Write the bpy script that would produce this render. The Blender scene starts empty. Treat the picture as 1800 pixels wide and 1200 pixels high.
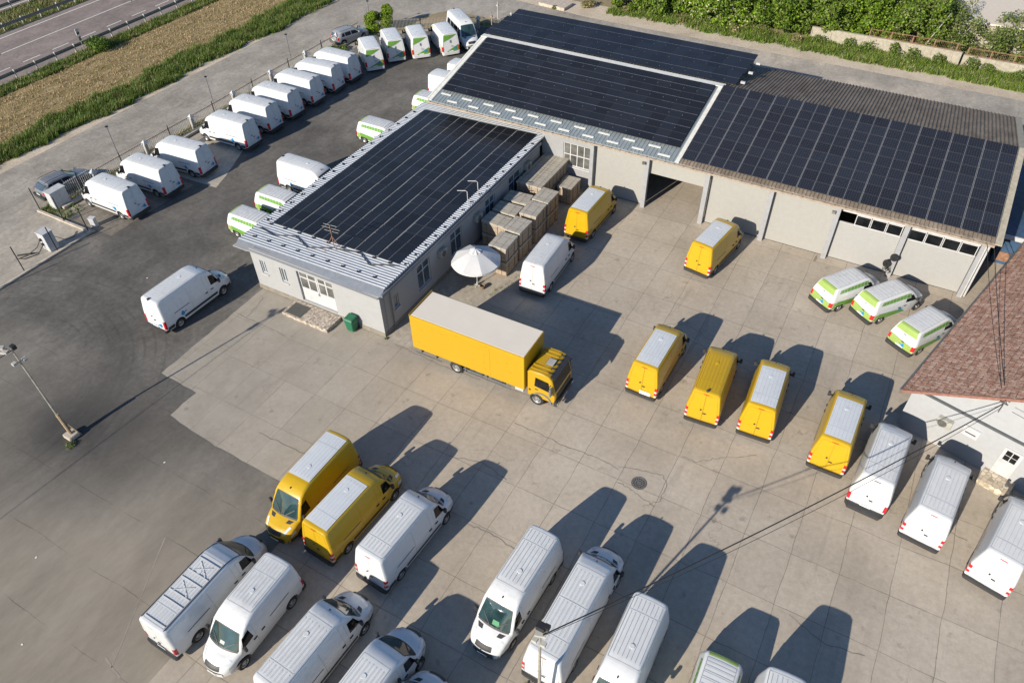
import bpy, bmesh, math, random
import numpy as np
from mathutils import Vector, Matrix
C = bpy.context.scene.collection
R = math.radians
random.seed(7)
rng = np.random.default_rng(11)
sc = bpy.context.scene
# ------------------------------------------------------------------ camera, sky, sun, exposure
F_PX, PITCH, ROLL, YAW, CAM_H = 1313.0, R(43.931), R(1.2858), R(30.1), 33.5
cd = bpy.data.cameras.new("camera"); cam = bpy.data.objects.new("camera", cd); C.objects.link(cam)
cd.sensor_width = 36; cd.lens = 36*F_PX/1800; cd.clip_start = .5; cd.clip_end = 3000
cam.matrix_world = (Matrix.Translation((0, 0, CAM_H)) @ Matrix.Rotation(YAW, 4, 'Z') @
                    Matrix.Rotation(math.pi/2-PITCH, 4, 'X') @ Matrix.Rotation(-ROLL, 4, 'Z'))
sc.camera = cam
SUN_AZ, SUN_EL = R(74.5), R(25.0)          # azimuth the shadows fall to
w = bpy.data.worlds.new("World"); sc.world = w; w.use_nodes = True
nt = w.node_tree; bg = nt.nodes["Background"]
sky = nt.nodes.new("ShaderNodeTexSky"); sky.sky_type = 'NISHITA'; sky.sun_disc = False
sky.sun_elevation = SUN_EL; sky.sun_rotation = R(195.5); sky.air_density = 1.0; sky.dust_density = .1; sky.ozone_density = 4.0
nt.links.new(sky.outputs[0], bg.inputs[0]); bg.inputs[1].default_value = .085
sd = bpy.data.lights.new("sun", 'SUN'); sun = bpy.data.objects.new("sun", sd); C.objects.link(sun)
sd.energy = 4.6; sd.angle = R(.5); sd.color = (1.0, .905, .755)
dv = Vector((math.cos(SUN_AZ)*math.cos(SUN_EL), math.sin(SUN_AZ)*math.cos(SUN_EL), -math.sin(SUN_EL)))
sun.rotation_euler = dv.to_track_quat('-Z', 'Y').to_euler()
sun.location = (-30, -60, 60)
sc.render.engine = 'CYCLES'
sc.view_settings.view_transform = 'Standard'; sc.view_settings.look = 'None'
sc.view_settings.exposure = 0.68; sc.view_settings.gamma = 1

# ------------------------------------------------------------------ node helpers
class NT:
    def __init__(s, name):
        s.m = bpy.data.materials.new(name); s.m.use_nodes = True
        s.t = s.m.node_tree; s.b = s.t.nodes["Principled BSDF"]
    def n(s, typ, **kw):
        nd = s.t.nodes.new(typ)
        for k, v in kw.items():
            if k.startswith('i_'): nd.inputs[k[2:].replace('_', ' ')].default_value = v
            else: setattr(nd, k, v)
        return nd
    def l(s, a, b): s.t.links.new(a, b)
    def pos(s): return s.n("ShaderNodeNewGeometry").outputs["Position"]
    def obj(s): return s.n("ShaderNodeTexCoord").outputs["Object"]
    def map(s, v, scale=(1, 1, 1), loc=(0, 0, 0), rot=(0, 0, 0)):
        m = s.n("ShaderNodeMapping"); m.inputs["Scale"].default_value = scale
        m.inputs["Location"].default_value = loc; m.inputs["Rotation"].default_value = rot
        s.l(v, m.inputs["Vector"]); return m.outputs[0]
    def noise(s, v, scale, detail=4, rough=.55, dist=0):
        nd = s.n("ShaderNodeTexNoise"); nd.inputs["Scale"].default_value = scale
        nd.inputs["Detail"].default_value = detail; nd.inputs["Roughness"].default_value = rough
        nd.inputs["Distortion"].default_value = dist; s.l(v, nd.inputs["Vector"]); return nd.outputs["Fac"]
    def noisec(s, v, scale, detail=2):
        nd = s.n("ShaderNodeTexNoise"); nd.inputs["Scale"].default_value = scale
        nd.inputs["Detail"].default_value = detail; s.l(v, nd.inputs["Vector"]); return nd.outputs["Color"]
    def ramp(s, f, stops, interp='LINEAR'):
        r = s.n("ShaderNodeValToRGB"); r.color_ramp.interpolation = interp
        e = r.color_ramp.elements
        while len(e) < len(stops): e.new(.5)
        for i, (p, c) in enumerate(stops):
            e[i].position = p; e[i].color = (c, c, c, 1) if isinstance(c, (int, float)) else (*c, 1)
        s.l(f, r.inputs[0]); return r.outputs[0]
    def mix(s, f, a, b, mode='MIX'):
        m = s.n("ShaderNodeMix"); m.data_type = 'RGBA'; m.blend_type = mode
        for sock, v in ((m.inputs[0], f), (m.inputs[6], a), (m.inputs[7], b)):
            if isinstance(v, (int, float)): sock.default_value = v if sock == m.inputs[0] else (v, v, v, 1)
            elif isinstance(v, tuple): sock.default_value = (*v, 1)
            else: s.l(v, sock)
        return m.outputs[2]
    def math(s, op, a, b=0.0, c=0.0, clamp=False):
        m = s.n("ShaderNodeMath"); m.operation = op; m.use_clamp = clamp
        for i, v in enumerate((a, b, c)):
            if isinstance(v, (int, float)): m.inputs[i].default_value = v
            else: s.l(v, m.inputs[i])
        return m.outputs[0]
    def vadd(s, v, cvec, amt):
        a = s.n("ShaderNodeVectorMath"); a.operation = 'SUBTRACT'; s.l(cvec, a.inputs[0]); a.inputs[1].default_value = (.5, .5, .5)
        b = s.n("ShaderNodeVectorMath"); b.operation = 'SCALE'; s.l(a.outputs[0], b.inputs[0]); b.inputs[3].default_value = amt
        c = s.n("ShaderNodeVectorMath"); c.operation = 'ADD'; s.l(v, c.inputs[0]); s.l(b.outputs[0], c.inputs[1]); return c.outputs[0]
    def bump(s, h, strength=.3, dist=.02):
        b = s.n("ShaderNodeBump"); b.inputs["Strength"].default_value = strength; b.inputs["Distance"].default_value = dist
        s.l(h, b.inputs["Height"]); s.l(b.outputs[0], s.b.inputs["Normal"])
    def out(s, col=None, rough=.6, metal=0, spec=None, coat=0):
        if col is not None:
            if isinstance(col, tuple): s.b.inputs["Base Color"].default_value = (*col, 1)
            else: s.l(col, s.b.inputs["Base Color"])
        if isinstance(rough, (int, float)): s.b.inputs["Roughness"].default_value = rough
        else: s.l(rough, s.b.inputs["Roughness"])
        s.b.inputs["Metallic"].default_value = metal
        if spec is not None: s.b.inputs["Specular IOR Level"].default_value = spec
        if coat: s.b.inputs["Coat Weight"].default_value = coat; s.b.inputs["Coat Roughness"].default_value = .08
        return s.m
M = {}
def sc3(c, k): return tuple(min(.9, v*k) for v in c)
def flat(name, col, rough=.6, metal=0, spec=None, coat=0, var=.12, vs=3.0):
    t = NT(name); v = t.obj(); n = t.noise(v, vs, 5, .6)
    lo = tuple(c*(1-var) for c in col); hi = tuple(min(1, c*(1+var)) for c in col)
    M[name] = t.out(t.ramp(n, [(.3, lo), (.7, hi)]), rough, metal, spec, coat); return M[name]
def paint(name, col, dirt=.25, rough=.32):
    t = NT(name); v = t.obj()
    oi = t.n("ShaderNodeObjectInfo"); cx = t.n("ShaderNodeCombineXYZ"); t.l(t.math('MULTIPLY', oi.outputs["Random"], 40.0), cx.inputs[0])
    va = t.n("ShaderNodeVectorMath"); va.operation = 'ADD'; t.l(v, va.inputs[0]); t.l(cx.outputs[0], va.inputs[1]); vo_ = v; v = va.outputs[0]
    n = t.noise(v, 2.2, 6, .65); n2 = t.noise(t.map(v, (1, 1, 5)), 3.0, 4, .6)
    z = t.n("ShaderNodeSeparateXYZ"); t.l(vo_, z.inputs[0])
    low = t.math('SUBTRACT', 1.0, t.math('MULTIPLY', z.outputs[2], .9), clamp=True)   # road dirt thrown up on the sills
    d = t.math('ADD', t.math('MULTIPLY', t.ramp(n2, [(.42, 0), (.75, 1)]), t.math('MULTIPLY', t.math('ADD', oi.outputs["Random"], .35), dirt*.85)), t.math('MULTIPLY', t.math('MULTIPLY', low, n), dirt*1.6), clamp=True)
    base = t.ramp(n, [(.3, tuple(c*.95 for c in col)), (.7, col)])
    M[name] = t.out(t.mix(d, base, (.30, .27, .23)), t.ramp(n, [(.3, rough*.8), (.8, rough*1.4)]), 0, .5, .35); return M[name]
paint('white_paint', (.62, .635, .65)); paint('white_paint_clean', (.64, .655, .67), .12, .28)
paint('yellow_paint', (.50, .312, .006), .05); paint('yellow_truck', (.46, .275, .007), .02)
paint('roof_white', (.57, .60, .635), .22, .5); paint('silver_paint', (.27, .28, .30), .15, .3); paint('grey_paint', (.15, .16, .18), .15, .3)
flat('lime', (.27, .38, .10), .35, var=.05); flat('green', (.12, .28, .045), .35, var=.08); flat('blue_logo', (.02, .22, .46), .35); flat('lime_yellow', (.42, .46, .06), .35)
flat('rubber', (.018, .018, .019), .8); flat('trim', (.035, .035, .038), .55); flat('seam_and_shade', (.34, .35, .36), .7); flat('seam_and_shade_yellow', (.40, .22, .01), .6)  # seam tones also paint the shade beside roof ribs and braces
flat('rim', (.38, .38, .39), .35, .6); flat('red_lens', (.50, .012, .02), .15, coat=.5); flat('lens', (.55, .58, .60), .08, coat=.6); flat('plate', (.62, .64, .66), .4)
flat('chrome', (.6, .6, .6), .25, .9); flat('paper', (.7, .7, .66), .8); flat('yellow_dark', (.22, .14, .02), .6)
def glassmat(name, col, rough=.04, sp=.8, cw=.3):
    t = NT(name); n = t.noise(t.obj(), 1.3, 2)
    M[name] = t.out(t.ramp(n, [(.35, tuple(c*.6 for c in col)), (.7, tuple(c*1.5 for c in col))]), rough, 0, sp, cw); return M[name]
glassmat('glass_dark', (.010, .011, .013), .05, .25, 0); glassmat('glass_teal', (.02, .045, .05)); glassmat('window_glass', (.07, .10, .13), .06); glassmat('glass_grey', (.10, .10, .095), .3)
# ---- grounds
def concrete_yard():
    t = NT('yard_concrete'); p = t.pos()
    p2 = t.vadd(p, t.noisec(p, .55, 5), .22)
    br = t.n("ShaderNodeTexBrick"); br.offset = 0; br.inputs["Scale"].default_value = 1
    br.inputs["Brick Width"].default_value = 2.32; br.inputs["Row Height"].default_value = 3.03
    br.inputs["Mortar Size"].default_value = .024; br.inputs["Mortar Smooth"].default_value = .9; br.inputs["Bias"].default_value = 0
    br.inputs["Color1"].default_value = (.41, .41, .41, 1); br.inputs["Color2"].default_value = (.58, .58, .58, 1)
    t.l(t.map(p2, loc=(.19, .82, 0)), br.inputs["Vector"])
    base = t.ramp(t.noise(p, .16, 6, .6), [(.3, (.325, .283, .232)), (.5, (.395, .345, .286)), (.72, (.45, .40, .34))])
    base = t.mix(.5, base, t.ramp(t.noise(p, 3.4, 9, .8), [(.3, .33), (.7, .65)]), 'OVERLAY')
    base = t.mix(.4, base, br.outputs["Color"], 'OVERLAY')
    sx = t.n("ShaderNodeSeparateXYZ"); t.l(t.vadd(p, t.noisec(p, .3, 4), 3.0), sx.inputs[0])
    wl = t.math('MULTIPLY', t.math('SUBTRACT', -17.0, sx.outputs[0]), .08, clamp=True)      # older, greyer slabs on the office side
    base = t.mix(t.math('MULTIPLY', wl, .72), base, t.ramp(t.noise(p, .7, 7, .7), [(.3, (.235, .215, .185)), (.7, (.335, .31, .27))]))
    tr = t.ramp(t.noise(t.map(p, (.9, .06, 1), rot=(0, 0, -.12)), 2.2, 5, .6), [(.55, 0), (.68, 1)])
    base = t.mix(t.math('MULTIPLY', t.math('MULTIPLY', tr, t.ramp(t.noise(p, .22, 2), [(.42, 0), (.6, 1)])), .28), base, (.19, .165, .14))
    oil = t.ramp(t.noise(p, 1.3, 3, .5), [(.655, 0), (.74, 1)])
    base = t.mix(t.math('MULTIPLY', oil, .45), base, (.15, .13, .11))
    st = t.ramp(t.noise(t.map(p, (1, .45, 1), rot=(0, 0, .5)), .55, 7, .75), [(.52, 0), (.74, 1)])
    base = t.mix(t.math('MULTIPLY', st, .22), base, (.15, .125, .10))
    sp = t.ramp(t.noise(p, 9, 2, .5), [(.70, 0), (.78, 1)])
    base = t.mix(t.math('MULTIPLY', sp, .35), base, (.13, .11, .09))
    lite = t.ramp(t.noise(t.map(p, (1, .2, 1)), 5, 3, .6), [(.66, 0), (.8, 1)])
    base = t.mix(t.math('MULTIPLY', lite, .22), base, (.5, .46, .4))
    jm = t.math('MULTIPLY', br.outputs["Fac"], t.ramp(t.noise(p, .8, 4), [(.40, .06), (.60, 1)]))
    base = t.mix(t.math('MULTIPLY', jm, .62), base, (.13, .11, .09))
    vo = t.n("ShaderNodeTexVoronoi"); vo.feature = 'DISTANCE_TO_EDGE'; vo.inputs["Scale"].default_value = .16
    t.l(t.vadd(p, t.noisec(p, .9, 5), 1.6), vo.inputs["Vector"])
    cr = t.math('MULTIPLY', t.ramp(vo.outputs["Distance"], [(0, 1), (.004, 0)]), t.ramp(t.noise(p, .3, 2), [(.45, 0), (.6, 1)]))
    base = t.mix(t.math('MULTIPLY', cr, .38), base, (.08, .07, .055))
    t.bump(t.math('SUBTRACT', t.noise(p, 14, 4), t.math('MULTIPLY', jm, .8)), .25, .02)
    M['yard_concrete'] = t.out(base, .88, 0, .25)
concrete_yard()
def asphalt_mat(name, a, b, c, joints=False, gate=False, tint=None):
    a, b, c = sc3(a, 1.4), sc3(b, 1.4), sc3(c, 1.4)
    t = NT(name); p = t.pos()
    base = t.ramp(t.noise(p, .12, 6, .62), [(.32, a), (.52, b), (.72, c)])
    base = t.mix(.75, base, t.ramp(t.noise(p, 3.0, 9, .78), [(.3, .30), (.7, .68)]), 'OVERLAY')
    base = t.mix(.85, base, t.ramp(t.noise(t.map(p, (1, .6, 1), rot=(0, 0, .6)), .7, 8, .7, .6), [(.35, .40), (.65, .60)]), 'OVERLAY')
    sp = t.ramp(t.noise(p, 16, 2, .5), [(.64, 0), (.74, 1)])
    base = t.mix(t.math('MULTIPLY', sp, .3), base, c)
    st = t.ramp(t.noise(t.map(p, (1, .12, 1), rot=(0, 0, .25)), 1.1, 6, .7), [(.5, 0), (.72, 1)])
    base = t.mix(t.math('MULTIPLY', st, .4), base, a)
    if gate:
        # oil and tyre marks turning round the light pole: rings about a point, worn in by traffic
        pp = t.vadd(p, t.noisec(p, .25, 3), 2.6)
        sx = t.n("ShaderNodeVectorMath"); sx.operation = 'DISTANCE'; t.l(pp, sx.inputs[0]); sx.inputs[1].default_value = (-36.3, 11.5, 0)
        d = t.math('SUBTRACT', 1.0, t.math('DIVIDE', sx.outputs["Value"], 8.5), clamp=True)
        base = t.mix(t.math('MULTIPLY', t.math('MULTIPLY', t.math('POWER', d, 1.1), t.ramp(t.noise(t.map(p, (1, .5, 1), rot=(0, 0, -.5)), .45, 6, .65), [(.3, .5), (.55, 1)])), 1.0), base, (.048, .046, .044))
        rg = t.n("ShaderNodeVectorMath"); rg.operation = 'DISTANCE'; t.l(t.vadd(p, t.noisec(p, .1, 1), 1.6), rg.inputs[0]); rg.inputs[1].default_value = (-45.5, 9.5, 0)
        wv = t.math('SINE', t.math('MULTIPLY', rg.outputs["Value"], 9.0))
        band = t.math('MULTIPLY', t.ramp(t.math('DIVIDE', rg.outputs["Value"], 20.0), [(.3, 0), (.38, 1), (.62, 1), (.72, 0)]), t.ramp(t.noise(p, .35, 4), [(.42, 0), (.62, 1)]))
        base = t.mix(t.math('MULTIPLY', t.math('MULTIPLY', t.ramp(wv, [(.5, 0), (1, 1)]), band), .30), base, (.04, .038, .036))
        vp = t.n("ShaderNodeTexVoronoi"); vp.feature = 'F1'; vp.distance = 'CHEBYCHEV'; vp.inputs["Scale"].default_value = .22; t.l(t.vadd(p, t.noisec(p, .6, 3), .5), vp.inputs["Vector"])
        vb = t.n("ShaderNodeRGBToBW"); t.l(vp.outputs["Color"], vb.inputs[0])
        base = t.mix(.30, base, t.ramp(vb.outputs[0], [(.25, .42), (.75, .58)]), 'OVERLAY')
        sy = t.n("ShaderNodeSeparateXYZ"); t.l(pp, sy.inputs[0])
        south = t.math('MULTIPLY', t.math('SUBTRACT', 17.0, sy.outputs[1]), .10, clamp=True)
        sb = t.ramp(t.noise(t.map(p, (1, .35, 1), rot=(0, 0, -.5)), .5, 9, .72), [(.32, (.215, .188, .152)), (.5, (.268, .236, .193)), (.7, (.33, .295, .245))])
        base = t.mix(t.math('MULTIPLY', t.math('MULTIPLY', south, .9), t.math('SUBTRACT', 1.0, t.math('MULTIPLY', d, 1.2), clamp=True)), base, sb)
    if joints:
        br = t.n("ShaderNodeTexBrick"); br.offset = 0; br.inputs["Scale"].default_value = 1
        br.inputs["Brick Width"].default_value = joints[0]; br.inputs["Row Height"].default_value = joints[1]; br.inputs["Mortar Size"].default_value = .02
        t.l(t.vadd(p, t.noisec(p, .6, 4), .25), br.inputs["Vector"])
        base = t.mix(t.math('MULTIPLY', br.outputs["Fac"], t.math('MULTIPLY', t.ramp(t.noise(p, .5, 3), [(.42, 0), (.6, 1)]), .6)), base, (.07, .064, .058))
    t.bump(t.noise(p, 20, 4), .3, .015)
    M[name] = t.out(base, .9, 0, .25)
asphalt_mat('yard_asphalt', (.056, .053, .050), (.088, .083, .077), (.138, .129, .117), gate=True, joints=(90, 3.03))
asphalt_mat('street', (.175, .158, .136), (.225, .205, .18), (.275, .25, .22), joints=(40, 5.6))
asphalt_mat('back_road', (.18, .165, .148), (.24, .22, .195), (.33, .29, .24), joints=(9, 30))
asphalt_mat('motorway', (.135, .112, .105), (.165, .138, .128), (.20, .165, .15))
asphalt_mat('patch', (.225, .20, .17), (.26, .235, .20), (.30, .27, .235))
asphalt_mat('old_slab', (.095, .085, .073), (.135, .12, .103), (.20, .175, .15))
def soil(name, cols, sc1=.5, stretch=(1, .25, 1), b=.8):
    t = NT(name); p = t.pos()
    base = t.ramp(t.noise(t.map(p, stretch), sc1, 9, .72, .4), [(.3, cols[0]), (.5, cols[1]), (.7, cols[2])])
    base = t.mix(.6, base, t.ramp(t.noise(p, 5, 6, .75), [(.3, .30), (.7, .66)]), 'OVERLAY')
    t.bump(t.noise(p, 6, 7, .7), b, .12); M[name] = t.out(base, .95, 0, .1)
soil('dry_field', [(.125, .115, .042), (.285, .215, .11), (.43, .32, .185)], .9, (1.6, .35, 1))
soil('weedy', [(.05, .07, .02), (.09, .11, .035), (.17, .16, .07)], .8, (1, 1, 1))
soil('sand', [(.40, .33, .25), (.50, .43, .34), (.58, .50, .41)], .3, (1, 1, 1), .4)
soil('earth', [(.20, .17, .11), (.28, .23, .15), (.22, .22, .10)], .1, (1, 1, 1), .5)
def leafm(name, a, b, tr=.25):
    t = NT(name); p = t.pos(); n = t.noise(p, 1.2, 3)
    info = t.n("ShaderNodeNewGeometry")
    col = t.ramp(t.math('ADD', t.math('MULTIPLY', n, .6), t.math('MULTIPLY', info.outputs["Random Per Island"], .4)), [(.3, a), (.7, b)])
    M[name] = t.out(col, .55, 0, .3)
    t.b.inputs["Subsurface Weight"].default_value = 0
    tb = t.n("ShaderNodeBsdfTranslucent"); t.l(col, tb.inputs[0]); mx = t.n("ShaderNodeMixShader"); mx.inputs[0].default_value = tr
    o = t.t.nodes["Material Output"]; t.l(t.b.outputs[0], mx.inputs[1]); t.l(tb.outputs[0], mx.inputs[2]); t.l(mx.outputs[0], o.inputs[0])
leafm('leaf_bright', (.09, .17, .010), (.22, .35, .022)); leafm('leaf_mid', (.055, .105, .010), (.125, .20, .022)); leafm('leaf_olive', (.09, .11, .03), (.22, .25, .09))
leafm('grass_green', (.065, .12, .014), (.15, .235, .035)); leafm('grass_dry', (.30, .225, .115), (.50, .38, .225)); leafm('leaf_lime', (.10, .17, .01), (.22, .32, .02)); leafm('blossom', (.45, .42, .30), (.6, .56, .42))
flat('bark', (.16, .12, .085), .9, var=.4, vs=9); flat('bark_pale', (.32, .29, .25), .9, var=.3, vs=9)
# ---- building materials
flat('wall_office', (.31, .314, .32), .85, var=.04); flat('wall_grey', (.27, .275, .285), .85, var=.05); flat('door_cream', (.312, .306, .288), .6, var=.04)
flat('fascia', (.16, .18, .215), .5, .2); flat('white_frame', (.46, .46, .47), .4); flat('roof_metal', (.38, .405, .445), .5, .2, var=.12)
flat('roof_metal_grey', (.27, .31, .33), .45, .3); flat('skylight', (.60, .60, .58), .5); flat('ridge_white', (.60, .60, .57), .6)
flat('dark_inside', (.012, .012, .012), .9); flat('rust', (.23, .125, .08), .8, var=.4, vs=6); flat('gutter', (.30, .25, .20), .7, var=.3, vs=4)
flat('plinth', (.20, .18, .15), .9, var=.2); flat('column', (.28, .285, .30), .7, var=.08); flat('door_white_grey', (.33, .328, .32), .55, var=.03)
flat('blue_wall', (.03, .07, .14), .7, var=.3); flat('render_white', (.345, .353, .366), .8, var=.05)
flat('alu', (.16, .165, .175), .5, .3); flat('wood_post', (.30, .22, .14), .9, var=.3, vs=7); flat('steel_pole', (.34, .32, .28), .6, .3, var=.3); flat('black_metal', (.02, .02, .022), .5)
flat('cable', (.02, .02, .02), .6); flat('bin_green', (.012, .12, .06), .5); flat('mat_grey', (.075, .075, .07), .9); flat('umbrella', (.50, .505, .52), .8, var=.03)
flat('white_cab', (.42, .43, .45), .5); flat('ac_white', (.36, .35, .31), .5); flat('kerb', (.42, .37, .31), .9, var=.2); flat('box_top', (.64, .585, .51), .6, var=.03, vs=.8); flat('hatch', (.36, .35, .33), .5)
flat('wood_crate', (.33, .265, .20), .85, var=.25, vs=6); flat('wrap', (.36, .335, .29), .6, var=.18, vs=3); flat('strap', (.17, .145, .12), .5); flat('line_white', (.62, .60, .57), .7, var=.2, vs=6); flat('crack_dirt', (.20,.175,.145), .95); flat('faded_line', (.275,.248,.21), .9); flat('line_yellow', (.55, .36, .12), .7, var=.3, vs=6)
flat('steel_guard', (.17, .17, .17), .5, .4); flat('white_post', (.40, .39, .36), .6); flat('wall_block', (.34, .31, .25), .9, var=.2, vs=4); flat('pale_roof', (.60, .53, .45), .8, var=.06); flat('pv_edge', (.055, .057, .062), .5); flat('pv_line', (.20, .205, .215), .5); flat('pv_frame_dark', (.03, .032, .036), .5); flat('pv_frame', (.22, .225, .235), .45, .3); flat('verge_tile', (.24, .115, .085), .9, var=.3, vs=6); flat('fan_dark', (.10, .10, .095), .6); flat('string_dark', (.075, .08, .09), .6); flat('papers', (.45, .46, .44), .6); flat('green_card', (.03, .20, .08), .5); flat('iron', (.17, .165, .155), .6, .4, var=.3, vs=12)
def pv(name, cell=.158, line=.0055, blue=(.010, .0125, .019), linec=.03):
    t = NT(name); o = t.obj()
    a = t.n("ShaderNodeSeparateXYZ"); t.l(o, a.inputs[0]); g = []
    for ax in (0, 1):
        f = t.math('FRACT', t.math('DIVIDE', a.outputs[ax], cell)); g.append(t.math('LESS_THAN', t.math('ABSOLUTE', t.math('SUBTRACT', f, .5)), line/cell))
    ln = t.math('MAXIMUM', g[0], g[1])
    inf = t.n("ShaderNodeObjectInfo")
    bs = t.mix(inf.outputs["Random"], blue, tuple(c*1.7 for c in blue))
    col = t.mix(ln, bs, (linec, linec, linec*1.15))
    M[name] = t.out(col, t.ramp(t.noise(t.pos(), .4, 3), [(.3, .25), (.7, .38)]), 0, .20)
pv('pv_cells'); pv('pv_cells_fine', .158, .007, (.009, .0115, .019), .07)
def tiles():
    t = NT('roof_tiles'); o = t.obj()
    br = t.n("ShaderNodeTexBrick"); br.offset = .5; br.inputs["Scale"].default_value = 1
    br.inputs["Brick Width"].default_value = .24; br.inputs["Row Height"].default_value = .34; br.inputs["Mortar Size"].default_value = .02; br.inputs["Mortar Smooth"].default_value = 1
    br.inputs["Color1"].default_value = (.30, .155, .11, 1); br.inputs["Color2"].default_value = (.46, .27, .20, 1); br.inputs["Mortar"].default_value = (.07, .04, .03, 1)
    t.l(t.vadd(o, t.noisec(o, 3, 3), .12), br.inputs["Vector"])
    li = t.ramp(t.noise(t.map(o, (1, .8, 1)), 3.6, 8, .8), [(.48, 0), (.62, 1)])
    col = t.mix(t.math('MULTIPLY', li, .75), br.outputs["Color"], (.60, .52, .45))
    dk = t.ramp(t.noise(o, .8, 5, .7), [(.5, 0), (.7, 1)])
    col = t.mix(t.math('MULTIPLY', dk, .4), col, (.10, .05, .035))
    t.bump(t.math('SUBTRACT', t.noise(o, 5, 6, .7), br.outputs["Fac"]), 1.0, .05); M['roof_tiles'] = t.out(col, .9, 0, .2)
tiles()
def fibre():
    t = NT('fibre_cement'); p = t.pos()
    col = t.ramp(t.noise(t.map(p, (1, .4, 1)), 1.1, 8, .75), [(.3, (.12, .098, .078)), (.55, (.21, .175, .145)), (.8, (.31, .265, .22))])
    col = t.mix(t.ramp(t.noise(p, 4.5, 8, .85), [(.56, 0), (.64, .8)]), col, (.42, .37, .31))
    t.bump(t.noise(p, 8, 5), .4, .02); M['fibre_cement'] = t.out(col, .95, 0, .1)
fibre()
def stonemat(name, c1, c2, sc_):
    t = NT(name); p = t.obj()
    vo = t.n("ShaderNodeTexVoronoi"); vo.inputs["Scale"].default_value = sc_; t.l(p, vo.inputs["Vector"])
    ve = t.n("ShaderNodeTexVoronoi"); ve.feature = 'DISTANCE_TO_EDGE'; ve.inputs["Scale"].default_value = sc_; t.l(p, ve.inputs["Vector"])
    bw = t.n("ShaderNodeRGBToBW"); t.l(vo.outputs["Color"], bw.inputs[0])
    col = t.mix(t.ramp(ve.outputs["Distance"], [(.03, 1), (.1, 0)]), t.ramp(bw.outputs[0], [(.2, c1), (.8, c2)]), (.30, .26, .21))
    M[name] = t.out(col, .8)
stonemat('stone_mosaic', (.20, .16, .13), (.55, .48, .42), 7); stonemat('stone_step', (.30, .24, .17), (.62, .54, .42), 4)

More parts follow.
